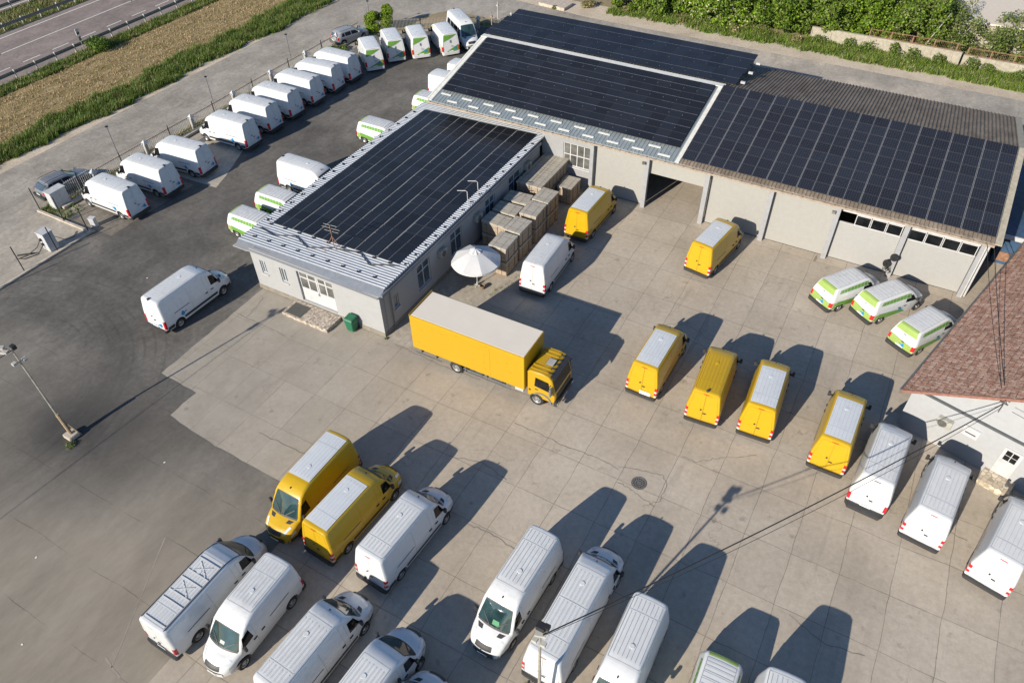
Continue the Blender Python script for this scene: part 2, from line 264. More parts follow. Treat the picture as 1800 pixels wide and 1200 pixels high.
# ------------------------------------------------------------------ mesh helpers
class MB:
    def __init__(s): s.v = []; s.f = []; s.m = []
    def add(s, vs, fs, mi=0):
        b = len(s.v); s.v += [tuple(v) for v in vs]
        for f in fs: s.f.append(tuple(b+i for i in f)); s.m.append(mi)
        return s
    def box(s, c, d, rz=0, mi=0, tilt=None):
        vs = []
        for x in (-.5, .5):
            for y in (-.5, .5):
                for z in (-.5, .5):
                    v = Vector((x*d[0], y*d[1], z*d[2]))
                    if tilt is not None: v = tilt @ v
                    if rz: v = Matrix.Rotation(rz, 3, 'Z') @ v
                    vs.append(v+Vector(c))
        return s.add(vs, [(0, 1, 3, 2), (4, 6, 7, 5), (0, 4, 5, 1), (2, 3, 7, 6), (0, 2, 6, 4), (1, 5, 7, 3)], mi)
    def bx(s, a, b, mi=0):
        return s.box([(p+q)/2 for p, q in zip(a, b)], [abs(q-p) for p, q in zip(a, b)], 0, mi)
    def tube(s, pts, r, n=8, mi=0, cap=True):
        pts = [Vector(p) for p in pts]; rs = r if isinstance(r, (list, tuple)) else [r]*len(pts)
        vs = []; fs = []
        for i, p in enumerate(pts):
            d = (pts[min(i+1, len(pts)-1)]-pts[max(i-1, 0)]).normalized()
            u = d.cross(Vector((0, 0, 1))); u = Vector((1, 0, 0)) if u.length < 1e-3 else u.normalized(); w_ = d.cross(u)
            for k in range(n):
                a = 2*math.pi*k/n; vs.append(p+(u*math.cos(a)+w_*math.sin(a))*rs[i])
        for i in range(len(pts)-1):
            for k in range(n): fs.append((i*n+k, i*n+(k+1) % n, (i+1)*n+(k+1) % n, (i+1)*n+k))
        if cap: fs.append(tuple(range(n))[::-1]); fs.append(tuple((len(pts)-1)*n+k for k in range(n)))
        return s.add(vs, fs, mi)
    def lathe(s, prof, c, axis='Y', n=20, mi=0):
        vs = []; fs = []; m = len(prof)
        for k in range(n):
            a = 2*math.pi*k/n; ca, sa = math.cos(a), math.sin(a)
            for (h, r) in prof:
                vs.append((c[0]+r*ca, c[1]+h, c[2]+r*sa) if axis == 'Y' else (c[0]+r*ca, c[1]+r*sa, c[2]+h))
        for k in range(n):
            for j in range(m-1):
                a, b = k*m+j, ((k+1) % n)*m+j; fs.append((a, b, b+1, a+1))
        return s.add(vs, fs, mi)
    def poly(s, pts, z=None, mi=0):
        vs = [(p[0], p[1], z) if z is not None else p for p in pts]; return s.add(vs, [tuple(range(len(vs)))], mi)
    def prism(s, pts, z0, z1, mi=0):
        n = len(pts); vs = [(p[0], p[1], z0) for p in pts]+[(p[0], p[1], z1) for p in pts]
        return s.add(vs, [tuple(range(n))[::-1], tuple(range(n, 2*n))]+[(i, (i+1) % n, n+(i+1) % n, n+i) for i in range(n)], mi)
    def mesh(s, name, mats, smooth=None, fixn=True, weld=False):
        me = bpy.data.meshes.new(name); me.from_pydata(s.v, [], s.f)
        for m in (mats if isinstance(mats, (list, tuple)) else [mats]): me.materials.append(M[m] if isinstance(m, str) else m)
        me.polygons.foreach_set('material_index', s.m)
        if fixn or weld:
            b = bmesh.new(); b.from_mesh(me)
            if weld: bmesh.ops.remove_doubles(b, verts=b.verts, dist=1e-4)
            if fixn: bmesh.ops.recalc_face_normals(b, faces=b.faces)
            b.to_mesh(me); b.free()
        if smooth is not None:
            me.polygons.foreach_set('use_smooth', [True]*len(me.polygons)); me.set_sharp_from_angle(angle=R(smooth))
        me.update(); return me
    def build(s, name, mats, parent=None, smooth=None, bevel=0, **kw):
        if not s.v: return None
        me = s.mesh(name, mats, smooth, **kw)
        if bevel:
            b = bmesh.new(); b.from_mesh(me)
            bmesh.ops.bevel(b, geom=b.edges[:], offset=bevel, segments=2, affect='EDGES', clamp_overlap=True); b.to_mesh(me); b.free()
        o = bpy.data.objects.new(name, me); C.objects.link(o)
        if parent: o.parent = parent
        return o
def empty(name, loc=(0, 0, 0), rz=0, label=None, cat=None, group=None):
    o = bpy.data.objects.new(name, None); C.objects.link(o); o.location = loc; o.rotation_euler = (0, 0, rz); o.empty_display_size = .3
    return tag(o, label, cat, group)
def tag(o, label=None, cat=None, group=None, kind=None):
    if label: o['label'] = label
    if cat: o['category'] = cat
    if group: o['group'] = group
    if kind: o['kind'] = kind
    return o
def kids(o): return [c for c in bpy.data.objects if c.parent == o]
def copy_tree(o, parent=None, cache=None):
    c = o.copy(); C.objects.link(c); c.parent = parent
    for ch in CH.get(o.name, []): copy_tree(ch, c)
    return c
CH = {}
def reg():
    CH.clear()
    for o in bpy.data.objects:
        if o.parent: CH.setdefault(o.parent.name, []).append(o)
# ------------------------------------------------------------------ vehicles
def sstep(a, b, x):
    t = max(0., min(1., (x-a)/(b-a))); return t*t*(3-2*t)
def interp(tab, x):
    if x <= tab[0][0]: return tab[0][1]
    for (a, b), (c, d) in zip(tab, tab[1:]):
        if x <= c: return b+(d-b)*(x-a)/(c-a)
    return tab[-1][1]
class Body:
    """side profile + plan shape of one vehicle; x runs from the tail (0) to the nose (L)"""
    def __init__(s, **k): s.__dict__.update(k)
    def zt(s, x): return interp(s.prof, x)
    def r(s, x): return interp(s.rad, x)
    def ins(s, x): return interp([(0, s.rr), (.03, s.rr*.45), (.08, s.rr*.15), (.16, 0)], x)
    def hw(s, x, z):
        w = s.W*interp(s.plan, x)
        t = max(0., (z-s.belt)/(s.H-s.belt)); w -= s.tum*(t**1.15)
        if z < .62: w -= .05*(.62-z)/.34
        return w-s.ins(x)
    def dx(s, x, y, z):
        k = max(0., (z-s.zl)/(s.H-s.zl)); ln = s.lean*(k**s.lp)*(1-sstep(0, s.lf, x))
        return ln-s.bow*sstep(s.xb, s.L, x)*(y/s.W)**2+s.rbow*(1-sstep(0, .8, x))*(y/s.W)**2
    def D(s, x, y, z): return (x+s.dx(x, y, z), y, z)
    def top(s, x, y):
        zt = s.zt(x)-s.ins(x)*.8; w = s.hw(x, zt-s.r(x)); return zt-s.crown*(y/w)**2
    def section(s, x):
        zt = s.zt(x)-s.ins(x)*.8; r = min(s.r(x), (zt-s.zb)*.4); zs = zt-r-s.crown
        pts = [(0, s.zb), (s.hw(x, s.zb)*.8, s.zb), (s.hw(x, s.zb+.03), s.zb+.03)]
        for i in range(1, 11):
            z = s.zb+.03+(zs-s.zb-.03)*i/10; pts.append((s.hw(x, z), z))
        w = s.hw(x, zs); ytop = w-r*1.15
        ze = zt-s.crown*(ytop/w)**2
        for a in (22, 45, 68):
            ca, sa = math.cos(R(a)), math.sin(R(a)); pts.append((ytop+(w-ytop)*ca, zs+(ze-zs)*sa))
        for f in (1, .75, .5, .25, 0):
            y = ytop*f; pts.append((y, zt-s.crown*(y/w)**2))
        return pts
    def mesh(s, name, mat):
        xs = {0, .03, .08, .16, .28, .45}
        xs |= {p[0] for p in s.prof}; xs |= {p[0] for p in s.plan}
        x = .7
        while x < s.L: xs.add(round(x, 3)); x += .22
        xs = sorted(xs); xs = [x for i, x in enumerate(xs) if i == 0 or x-xs[i-1] > .012]
        mb = MB(); K = None
        for x in xs:
            sec = s.section(x); K = len(sec)
            for sg in (1, -1):
                for (y, z) in sec: mb.v.append(s.D(x, sg*y, z))
        n = len(xs)
        for i in range(n-1):
            for sg in (0, 1):
                a = (i*2+sg)*K; b = ((i+1)*2+sg)*K
                for k in range(K-1):
                    f = (a+k, b+k, b+k+1, a+k+1); mb.f.append(f if sg == 0 else f[::-1]); mb.m.append(0)
        for i in (0, n-1):
            a, b = i*2*K, (i*2+1)*K
            for k in range(K-1): mb.f.append((a+k, a+k+1, b+k+1, b+k)); mb.m.append(0)
        bm = bmesh.new(); me = bpy.data.meshes.new(name); me.from_pydata(mb.v, [], mb.f)
        bm.from_mesh(me); bmesh.ops.remove_doubles(bm, verts=bm.verts, dist=1e-4)
        bmesh.ops.dissolve_degenerate(bm, dist=1e-5, edges=bm.edges); bmesh.ops.recalc_face_normals(bm, faces=bm.faces); bm.to_mesh(me); bm.free()
        me.materials.append(M[mat]); me.materials.append(M['trim'])
        # wheel arches cut out of the sides
        o = bpy.data.objects.new('tmp', me); C.objects.link(o)
        cb = MB()
        for ax in s.axles:
            for sg in (-1, 1):
                y0, y1 = sorted((sg*(s.W-.34), sg*(s.W+.25)))
                cb.lathe([(y0, 0.0001), (y0, s.wr+.075), (y1, s.wr+.075), (y1, 0.0001)], (ax, 0, s.wr+.03), 'Y', 24)
        cm = cb.mesh('cut', ['trim'], None, True, True); co = bpy.data.objects.new('tmpc', cm); C.objects.link(co)
        md = o.modifiers.new('b', 'BOOLEAN'); md.object = co; md.operation = 'DIFFERENCE'; md.solver = 'EXACT'; md.material_mode = 'TRANSFER'
        dg = bpy.context.evaluated_depsgraph_get(); dg.update()
        m2 = bpy.data.meshes.new_from_object(o.evaluated_get(dg)); m2.name = name
        bpy.data.objects.remove(o); bpy.data.objects.remove(co)
        m2.polygons.foreach_set('use_smooth', [True]*len(m2.polygons)); m2.set_sharp_from_angle(angle=R(32)); return m2
    # surface patches: a grid over a four-cornered region, laid on the body with a small offset
    def patch(s, mb, kind, c, eps=.006, nu=4, nv=3, sg=1, mi=0, bowx=0):
        vs = []
        for i in range(nu+1):
            for j in range(nv+1):
                u, v = i/nu, j/nv
                a = [c[0][q]*(1-u)*(1-v)+c[1][q]*u*(1-v)+c[2][q]*u*v+c[3][q]*(1-u)*v for q in (0, 1)]
                if kind == 'side':
                    x, z = a; y = sg*(s.hw(x, z)+eps); vs.append(s.D(x, y, z))
                elif kind == 'top':
                    x, y = a; x += bowx*(1-(2*v-1)**2)*0
                    z = s.top(x, y)+eps; d = s.D(x, y, z)
                    sl = (s.zt(x+.05)-s.zt(x-.05))/.1; vs.append((d[0]-eps*sl, d[1], d[2]))
                elif kind == 'rear':
                    y, z = a; d = s.D(0, y, z); vs.append((d[0]-eps, y, z))
                elif kind == 'nose':
                    y, z = a; d = s.D(s.L, y, z); vs.append((d[0]+eps, y, z))
        fs = [(i*(nv+1)+j, (i+1)*(nv+1)+j, (i+1)*(nv+1)+j+1, i*(nv+1)+j+1) for i in range(nu) for j in range(nv)]
        return mb.add(vs, fs, mi)
    def rect(s, mb, kind, a0, a1, b0, b1, **k): return s.patch(mb, kind, [(a0, b0), (a1, b0), (a1, b1), (a0, b1)], **k)
    def outline(s, mb, kind, pts, wd=.02, sg=1, eps=.004, mi=0, close=True):
        n = len(pts)
        for i in range(n if close else n-1):
            p, q = Vector(pts[i]), Vector(pts[(i+1) % n]); d = q-p
            if d.length < 1e-4: continue
            nrm = Vector((-d.y, d.x)).normalized()*wd/2
            s.patch(mb, kind, [p-nrm, q-nrm, q+nrm, p+nrm], eps=eps, nu=max(1, int(d.length/.3)), nv=1, sg=sg, mi=mi)

def wheel_meshes(wr, wd=.2, rimmat='rim'):
    t = MB().lathe([(-wd/2, wr*.62), (-wd/2, wr*.9), (-wd*.38, wr*.985), (-wd*.2, wr), (wd*.2, wr), (wd*.38, wr*.985), (wd/2, wr*.9), (wd/2, wr*.62)], (0, 0, 0), 'Y', 24)
    r = MB().lathe([(-wd*.44, 0.001), (-wd*.44, wr*.16), (-wd*.30, wr*.2), (-wd*.22, wr*.42), (-wd*.40, wr*.58), (-wd*.46, wr*.66), (-wd*.3, wr*.66)], (0, 0, 0), 'Y', 24)
    for k in range(10):
        a = 2*math.pi*k/10; r.box((math.cos(a)*wr*.44, -wd*.30, math.sin(a)*wr*.44), (wr*.13, .012, wr*.13), mi=1)
    return t.mesh('tyre', 'rubber', 40), r.mesh('rim', [rimmat, 'rubber'], 40)
WM = {}
def add_wheels(root, axles, W, wr, wd=.2, rimmat='rim'):
    k = (wr, wd, rimmat)
    if k not in WM: WM[k] = wheel_meshes(*k)
    for ax in axles:
        for sg in (-1, 1):
            t = bpy.data.objects.new('wheel', WM[k][0]); C.objects.link(t); t.parent = root; t.location = (ax, sg*(W-wd/2-.02), wr)
            if sg > 0: t.rotation_euler = (0, 0, math.pi)
            r = bpy.data.objects.new('rim', WM[k][1]); C.objects.link(r); r.parent = t
def blob_logo(mb, B, kind, c, s_, sg=1, eps=.012):
    """the blue drop emblem with a small tail"""
    cx, cz = c
    mb_pts = [(cx+s_*.42*math.cos(a)*(1 if math.sin(a) < .3 else .8), cz+s_*.42*math.sin(a)*(1 if math.sin(a) < .7 else 1.35)) for a in [2*math.pi*i/12 for i in range(12)]]
    for i in range(12):
        p, q = mb_pts[i], mb_pts[(i+1) % 12]; B.patch(mb, kind, [(cx, cz), p, q, (cx, cz)], eps=eps, nu=1, nv=1, sg=sg)
    B.patch(mb, kind, [(cx+s_*.3, cz-.02), (cx+s_*.95, cz+s_*.05), (cx+s_*.85, cz+s_*.25), (cx+s_*.3, cz+s_*.15)], eps=eps+.003, nu=1, nv=1, sg=sg)
SPR = dict(L=5.90, W=.985, H=2.68, zb=.30, belt=1.25, tum=.23, crown=.05, rr=.05, lean=.20, lp=1.3, zl=.5, lf=1.5, bow=.34, xb=3.9, rbow=.05, wr=.345, axles=(1.12, 4.80),
    prof=[(0, 2.66), (1.2, 2.68), (3.3, 2.68), (3.6, 2.655), (3.95, 2.56), (4.22, 2.42), (4.36, 2.28), (4.96, 1.44), (5.02, 1.35), (5.3, 1.26), (5.6, 1.13), (5.78, 1.0), (5.86, .86), (5.90, .70)],
    plan=[(0, .985), (.2, 1), (4.4, 1), (4.9, .97), (5.4, .93), (5.7, .87), (5.84, .80), (5.90, .70)], rad=[(0, .20), (3.4, .20), (4.3, .13), (5.0, .14), (5.9, .12)],
    panel=(.22, 3.42, .675), ws=(4.34, 4.97, .66, .80), swin=[(4.02, 1.42), (4.80, 1.36), (4.50, 2.02), (4.06, 2.10)], cabdoor=(3.88, 4.95))
def stretch(sp, at, d, **kw):
    q = dict(sp); f = lambda x: x+d if x > at else x
    q['L'] = sp['L']+d; q['xb'] = sp['xb']+d; q['prof'] = [(f(a), b) for a, b in sp['prof']]; q['plan'] = [(f(a), b) for a, b in sp['plan']]; q['rad'] = [(f(a), b) for a, b in sp['rad']]
    q['axles'] = (sp['axles'][0]+d*.22, sp['axles'][1]+d); q['panel'] = (sp['panel'][0], sp['panel'][1]+d, sp['panel'][2]); q['ws'] = (sp['ws'][0]+d, sp['ws'][1]+d, *sp['ws'][2:])
    q['swin'] = [(f(a), b) for a, b in sp['swin']]; q['cabdoor'] = tuple(f(a) for a in sp['cabdoor']); q.update(kw); return q
LONG = stretch(SPR, 2.0, 1.22)
MIDL = stretch(SPR, 2.0, .15)
TRA = dict(SPR, L=5.2, H=2.42, tum=.20, prof=[(0, 2.40), (2.5, 2.42), (2.9, 2.40), (3.3, 2.26), (3.62, 2.05), (3.72, 1.95), (4.28, 1.32), (4.34, 1.25), (4.8, 1.10), (5.05, .96), (5.15, .82), (5.20, .66)],
    plan=[(0, .985), (.2, 1), (3.7, 1), (4.3, .96), (4.8, .89), (5.05, .80), (5.15, .70), (5.2, .58)], rad=[(0, .20), (2.9, .18), (3.7, .13), (5.2, .14)], axles=(1.0, 4.20), xb=3.3, bow=.40, lean=.12,
    panel=(.2, 2.75, .66), ws=(3.70, 4.30, .68, .82), swin=[(3.30, 1.36), (4.12, 1.28), (3.86, 1.86), (3.36, 1.95)], cabdoor=(3.15, 4.25))
TRL = stretch(TRA, 1.6, 1.05)
DUC = dict(SPR, L=5.41, H=2.50, tum=.17, lean=.06, prof=[(0, 2.48), (2.9, 2.50), (3.3, 2.46), (3.7, 2.30), (3.9, 2.15), (4.5, 1.30), (4.56, 1.24), (5.0, 1.10), (5.25, .95), (5.36, .80), (5.41, .62)],
    plan=[(0, .985), (.2, 1), (4.0, 1), (4.5, .96), (5.0, .88), (5.25, .80), (5.36, .7), (5.41, .6)], rad=[(0, .13), (3, .14), (4, .13), (5.4, .13)], axles=(1.0, 4.45), xb=3.6, panel=(.15, 3.2, .74), ws=(3.88, 4.52, .70, .82),
    swin=[(3.5, 1.45), (4.35, 1.38), (4.08, 1.95), (3.55, 2.02)], cabdoor=(3.4, 4.5))
SML = dict(L=4.96, W=.945, H=1.94, zb=.27, belt=1.05, tum=.22, crown=.03, rr=.05, lean=.36, lp=1.7, zl=.55, lf=1.3, bow=.42, xb=2.9, rbow=.07, wr=.325, axles=(.90, 4.10),
    prof=[(0, 1.90), (.5, 1.93), (2.6, 1.94), (3.0, 1.93), (3.3, 1.86), (3.42, 1.79), (4.14, 1.20), (4.2, 1.14), (4.6, 1.02), (4.82, .90), (4.91, .76), (4.96, .60)],
    plan=[(0, .975), (.2, 1), (3.3, 1), (3.9, .97), (4.4, .91), (4.75, .82), (4.9, .7), (4.96, .58)], rad=[(0, .12), (3, .13), (3.5, .12), (4.96, .12)],
    panel=(.22, 3.0, .60), ws=(3.36, 4.12, .64, .78), swin=[(2.75, 1.20), (3.85, 1.12), (3.42, 1.58), (2.85, 1.68)], cabdoor=(2.62, 4.0))
CAR = dict(L=4.45, W=.87, H=1.48, zb=.2, belt=.90, tum=.26, crown=.03, rr=.06, lean=.55, lp=1.6, zl=.75, lf=.9, bow=.40, xb=2.4, rbow=.14, wr=.31, axles=(.80, 3.42),
    prof=[(0, 1.36), (.25, 1.43), (1.2, 1.48), (2.3, 1.46), (2.62, 1.38), (3.28, .98), (3.34, .95), (3.9, .86), (4.25, .76), (4.38, .66), (4.45, .5)],
    plan=[(0, .93), (.3, .99), (1, 1), (3.2, 1), (3.8, .96), (4.2, .88), (4.38, .76), (4.45, .62)], rad=[(0, .10), (2.6, .10), (4.45, .10)],
    panel=(.5, 2.2, .5), ws=(2.60, 3.27, .52, .68), swin=[(.75, .98), (2.95, .96), (2.5, 1.27), (.85, 1.30)], cabdoor=(1.9, 2.9))
def join_into(o, mb, mat):
    # body surface pattern: fine panel gaps live in the body's own mesh
    me = o.data; b = bmesh.new(); b.from_mesh(me); me.materials.append(M[mat]); mi = len(me.materials)-1
    vs = [b.verts.new(v) for v in mb.v]
    for f in mb.f:
        q = b.faces.new([vs[i] for i in f]); q.material_index = mi; q.smooth = False
    b.to_mesh(me); b.free(); me.update()
def van(spec, paintm='white_paint', panel=None, style='906', root_name='delivery_van'):
    B = Body(**spec); root = empty(root_name); L = B.L; P = lambda mb, n, m, par=root, **k: mb.build(n, m, par, **k)
    body = bpy.data.objects.new('body', B.mesh('body', paintm)); C.objects.link(body); body.parent = root
    a, b, hwp = spec['panel']; small = style in ('small', 'car')
    seam_and_shade = 'seam_and_shade_yellow' if 'yellow' in paintm else 'seam_and_shade'
    pm = panel or paintm; rs = 'seam_and_shade' if panel or 'yellow' not in paintm else seam_and_shade
    if style != 'car':
        mb = MB()
        if panel: B.rect(mb, 'top', a, b, -hwp, hwp, eps=.010, nu=12, nv=8)
        if small:                                   # transverse roof swages
            k = 9
            for i in range(k+1):
                x = a+.12+(b-a-.1)*i/k
                B.rect(mb, 'top', x, x+.055, -hwp, hwp, eps=.016, nu=1, nv=6); B.rect(mb, 'top', x+.06, x+.085, -hwp, hwp, eps=.013, nu=1, nv=6, mi=1)
            for sy in (-1, 1): B.rect(mb, 'top', a+.1, b, sy*(hwp+.015)-.014, sy*(hwp+.015)+.014, eps=.008, nu=10, nv=1, mi=1)
        elif style != 'ducato':
            secs = [(a+.10, a+.80), (a+.95, b-.15)] if b-a < 3.9 else [(a+.10, a+.85), (a+1.0, a+2.6), (a+2.75, b-.15)]
            for (x0, x1) in secs:
                for i in range(7):
                    y = -hwp*.86+hwp*1.72*i/6
                    B.rect(mb, 'top', x0+.04*(i % 2), x1-.05*((i+1) % 2), y-.017, y+.017, eps=.011, nu=6, nv=1)
                    B.rect(mb, 'top', x0, x1, y+.022, y+.033, eps=.0105, nu=6, nv=1, mi=1)  # thin line beside each rib, painted in for its weak shading
            for (x0, x1) in secs[1:]: B.rect(mb, 'top', x0-.085, x0-.065, -hwp, hwp, eps=.015, nu=1, nv=6, mi=1)
            if panel is None:
                for sy in (-1, 1): B.rect(mb, 'top', a, b+.05, sy*(hwp+.03)-.012, sy*(hwp+.03)+.012, eps=.006, nu=10, nv=1, mi=1)
                B.rect(mb, 'top', b+.04, b+.06, -hwp-.03, hwp+.03, eps=.006, nu=1, nv=6, mi=1)
                B.rect(mb, 'top', a-.01, a+.012, -hwp-.03, hwp+.03, eps=.006, nu=1, nv=6, mi=1)
            xv = b-.75
            vs = [(xv+.11*math.cos(2*math.pi*i/14), .05+.11*math.sin(2*math.pi*i/14)) for i in range(14)]
            mb.add([(x, y, B.top(x, y)+.03) for x, y in vs]+[(x*1.0+.02*(x-xv), y, B.top(x, y)+.004) for x, y in vs], [tuple(range(14))]+[(i, (i+1) % 14, 14+(i+1) % 14, 14+i) for i in range(14)])
        else:
            for sy in (-1, 1): B.rect(mb, 'top', .1, b+.3, sy*hwp-.014, sy*hwp+.014, eps=.006, nu=10, nv=1, mi=1)
            B.rect(mb, 'top', .10, .12, -hwp, hwp, eps=.006, nu=1, nv=6, mi=1)
        P(mb, 'roof_panel', [pm, rs])
    # windscreen, cab windows, scuttle
    x0, x1, y0, y1 = spec['ws']
    mb = MB(); B.patch(mb, 'top', [(x0, -y0), (x1, -y1), (x1, y1), (x0, y0)], eps=.010, nu=5, nv=10); ws = P(mb, 'windscreen', 'glass_teal', smooth=60)
    mb = MB(); B.rect(mb, 'top', x1, x1+.07, -y1, y1, eps=.012, nu=1, nv=10)
    B.patch(mb, 'top', [(x0-.03, -y0-.03), (x0, -y0-.03), (x0, y0+.03), (x0-.03, y0+.03)], eps=.008, nu=1, nv=8)
    for sy in (-1, 1): B.patch(mb, 'top', [(x0, sy*y0), (x1, sy*y1), (x1, sy*(y1+.035)), (x0, sy*(y0+.035))], eps=.009, nu=5, nv=1)
    if style != 'car':
        for sy in (-1, 1): B.patch(mb, 'top', [(x1+.02, sy*.1), (x1-.28, sy*.62), (x1-.25, sy*.63), (x1+.05, sy*.12)], eps=.022, nu=2, nv=1)
    P(mb, 'window_trim', 'trim')
    if style != 'car':
        for sy in (-1, 1):
            mb = MB(); B.patch(mb, 'side', spec['swin'], eps=.006, nu=5, nv=4, sg=sy); P(mb, 'side_window', 'glass_dark', smooth=60)
    else:
        for sy in (-1, 1):
            for c in ([(.55, .98), (1.05, .97), (1.05, 1.30), (.80, 1.28)], [(1.12, .97), (1.85, .96), (1.85, 1.31), (1.12, 1.31)], [(1.93, .96), (2.95, .95), (2.45, 1.27), (1.93, 1.31)]):
                mb = MB(); B.patch(mb, 'side', c, eps=.006, nu=4, nv=3, sg=sy); P(mb, 'side_window', 'glass_dark', smooth=60)
        mb = MB(); B.rect(mb, 'rear', -.62, .62, .98, 1.28, eps=.008, nu=6, nv=3); P(mb, 'rear_window', 'window_glass', smooth=60)
        for sy in (-1, 1): MB().tube([(.6, sy*.56, 1.47), (.8, sy*.57, 1.52), (2.1, sy*.55, 1.52), (2.3, sy*.54, 1.47)], .018, 6).build('roof_rail', 'trim', root)
    # nose: bumper, grille, headlights, plate
    zg = .62 if style == 'car' else .80
    mb = MB(); B.rect(mb, 'nose', -.52, .52, .30, .58, eps=.03, nu=6, nv=2)
    for sy in (-1, 1): B.rect(mb, 'side', L-.55, L-.02, .32, .56, eps=.012, nu=5, nv=2, sg=sy)
    P(mb, 'front_bumper', 'trim' if style in ('906', '907') else paintm)
    mb = MB(); B.patch(mb, 'top', [(L-.17, -.40), (L-.03, -.42), (L-.03, .42), (L-.17, .40)], eps=.014, nu=3, nv=6); P(mb, 'grille', 'trim')
    for sy in (-1, 1):
        mb = MB(); B.patch(mb, 'top', [(L-.50, sy*.66), (L-.12, sy*.50), (L-.10, sy*.62), (L-.42, sy*.78)], eps=.012, nu=3, nv=3)
        B.patch(mb, 'side', [(L-.45, .78), (L-.12, .70), (L-.12, .86), (L-.42, 1.00)], eps=.012, nu=3, nv=3, sg=sy); P(mb, 'headlight', 'lens', smooth=60)
    mb = MB(); mb.box((L+.035, 0, .47), (.012, .50, .11)); P(mb, 'front_number_plate', 'plate')
    if style in ('906', '907'):
        for sy in (-1, 1): mb = MB(); B.patch(mb, 'top', [(x1+.14, sy*.42), (x1+.32, sy*.37), (x1+.34, sy*.60), (x1+.16, sy*.72)], eps=.012, nu=2, nv=2); P(mb, 'bonnet_vent', 'trim')
        mb = MB(); mb.box((x0-.28, 0, B.top(x0-.28, 0)+.03), (.07, .05, .07)); P(mb, 'aerial', 'trim')
    # tail: bumper, lamps, doors
    H = B.H; hwr = B.W*.985-B.rr
    mb = MB(); w_ = B.W-.05
    bz = (.28, .50) if style in ('906', '907') else (.25, .52)
    mb.prism([(-.10, -w_*.80), (-.07, -w_*.96), (.02, -w_-.02), (.28, -w_-.035), (.28, -w_+.06), (.1, 0), (.28, w_-.06), (.28, w_+.035), (.02, w_+.02), (-.07, w_*.96), (-.10, w_*.80)], *bz)
    P(mb, 'rear_bumper', 'white_paint' if style == 'ducato' else 'trim', bevel=.012)
    lz = dict(small=(.66, 1.00), car=(.74, 1.0), ducato=(.62, 1.12), tran=(.66, 1.12)).get(style, (.56, 1.20))
    for sy in (-1, 1):
        mb = MB(); ww = .14 if small else .10
        n = 4 if style == '906' else 2
        for i in range(n):
            z0 = lz[0]+(lz[1]-lz[0])*i/n; z1 = z0+(lz[1]-lz[0])/n-(.008 if style != '906' else (.05 if i in (0, 2) else -.04))
            mi = 1 if (style == '906' and i in (0, 2)) or (style == 'small' and i == 5) else 0
            B.rect(mb, 'rear', sy*(hwr-ww), sy*(hwr+.035), z0, z1, eps=.014, nu=1, nv=1, mi=mi)
            B.rect(mb, 'side', -.005, .12, z0, z1, eps=.012, nu=2, nv=1, sg=sy, mi=mi)
        P(mb, 'rear_light', ['red_lens' if style != '907' else 'red_lens', 'lens'])
    mb = MB()
    if style == 'car': B.rect(mb, 'rear', -.26, .26, .56, .67, eps=.02, nu=1, nv=1)
    else: B.rect(mb, 'rear', -.26 if style != '906' else .02, .26 if style != '906' else .54, .54, .65, eps=.016, nu=1, nv=1)
    if style != '906': P(mb, 'rear_number_plate', 'plate')
    if style != 'car':
        mb = MB(); top = H-.22 if not small else H-.34
        if not small: B.rect(mb, 'rear', -.008, .008, .52, top, eps=.006, nu=1, nv=6)
        e = hwr-B.tum*.9-.08; B.outline(mb, 'rear', [(-hwr+.10, .54), (hwr-.10, .54), (hwr-.10, 1.2), (e, top), (-e, top), (-hwr+.10, 1.2)], .012)
        for sy in (-1, 1):
            if not small:
                s0 = .98 if B.L < 6.5 else 1.5
                if sy < 0: B.outline(mb, 'side', [(2.35+(B.L-5.9)*.4, .60), (2.35+(B.L-5.9)*.4, H-.32)], .018, sg=sy, close=False)
                if sy < 0: B.outline(mb, 'side', [(3.6+(B.L-5.9)*.9, .60), (3.6+(B.L-5.9)*.9, H-.32)], .014, sg=sy, close=False)
            c0, c1 = spec['cabdoor']
            B.outline(mb, 'side', [(c0, .42), (c0, spec['swin'][3][1]+.10), (spec['swin'][2][0]+.04, spec['swin'][2][1]+.07), (spec['swin'][1][0]+.06, spec['swin'][1][1]), (c1-.3, .95), (c1-.42, .42)], .012, sg=sy, close=False)
        join_into(body, mb, seam_and_shade)
        for sy in (-1, 1):
            mb = MB(); B.rect(mb, 'side', .95 if not small else .8, 2.25 if not small else 2.2, 1.30 if not small else 1.2, 1.34 if not small else 1.215, eps=.010, nu=4, nv=1, sg=sy); P(mb, 'sliding_door_rail', 'trim' if not small else seam_and_shade)
        c0 = spec['cabdoor'][0]
        for sy in (-1, 1):
            for xx in (c0+.12, c0-.38):
                y = sy*(B.hw(xx, 1.12)+.025); mb = MB(); mb.box((xx, y, 1.14 if not small else .98), (.20, .045, .045)); P(mb, 'door_handle', 'trim')
        mb = MB(); d = B.D(0, -.1, 1.12 if not small else .95); mb.box((d[0]-.025, -.12, d[2]), (.04, .18, .035))
        P(mb, 'door_handle', 'trim')
        mb = MB(); d = B.D(0, .12, 1.30); mb.lathe([(0, .001), (0, .045), (.03, .045), (.03, .001)], (0, 0, 0), 'Y', 12)
        if not small and style != 'ducato':
            mb.v = [(d[0]-.03+v[1], .12+v[0], 1.33+v[2]) for v in mb.v]; P(mb, 'emblem', 'trim')
        # high brake lamp
        mb = MB(); zt_ = H-.10; d = B.D(.02, 0, zt_)
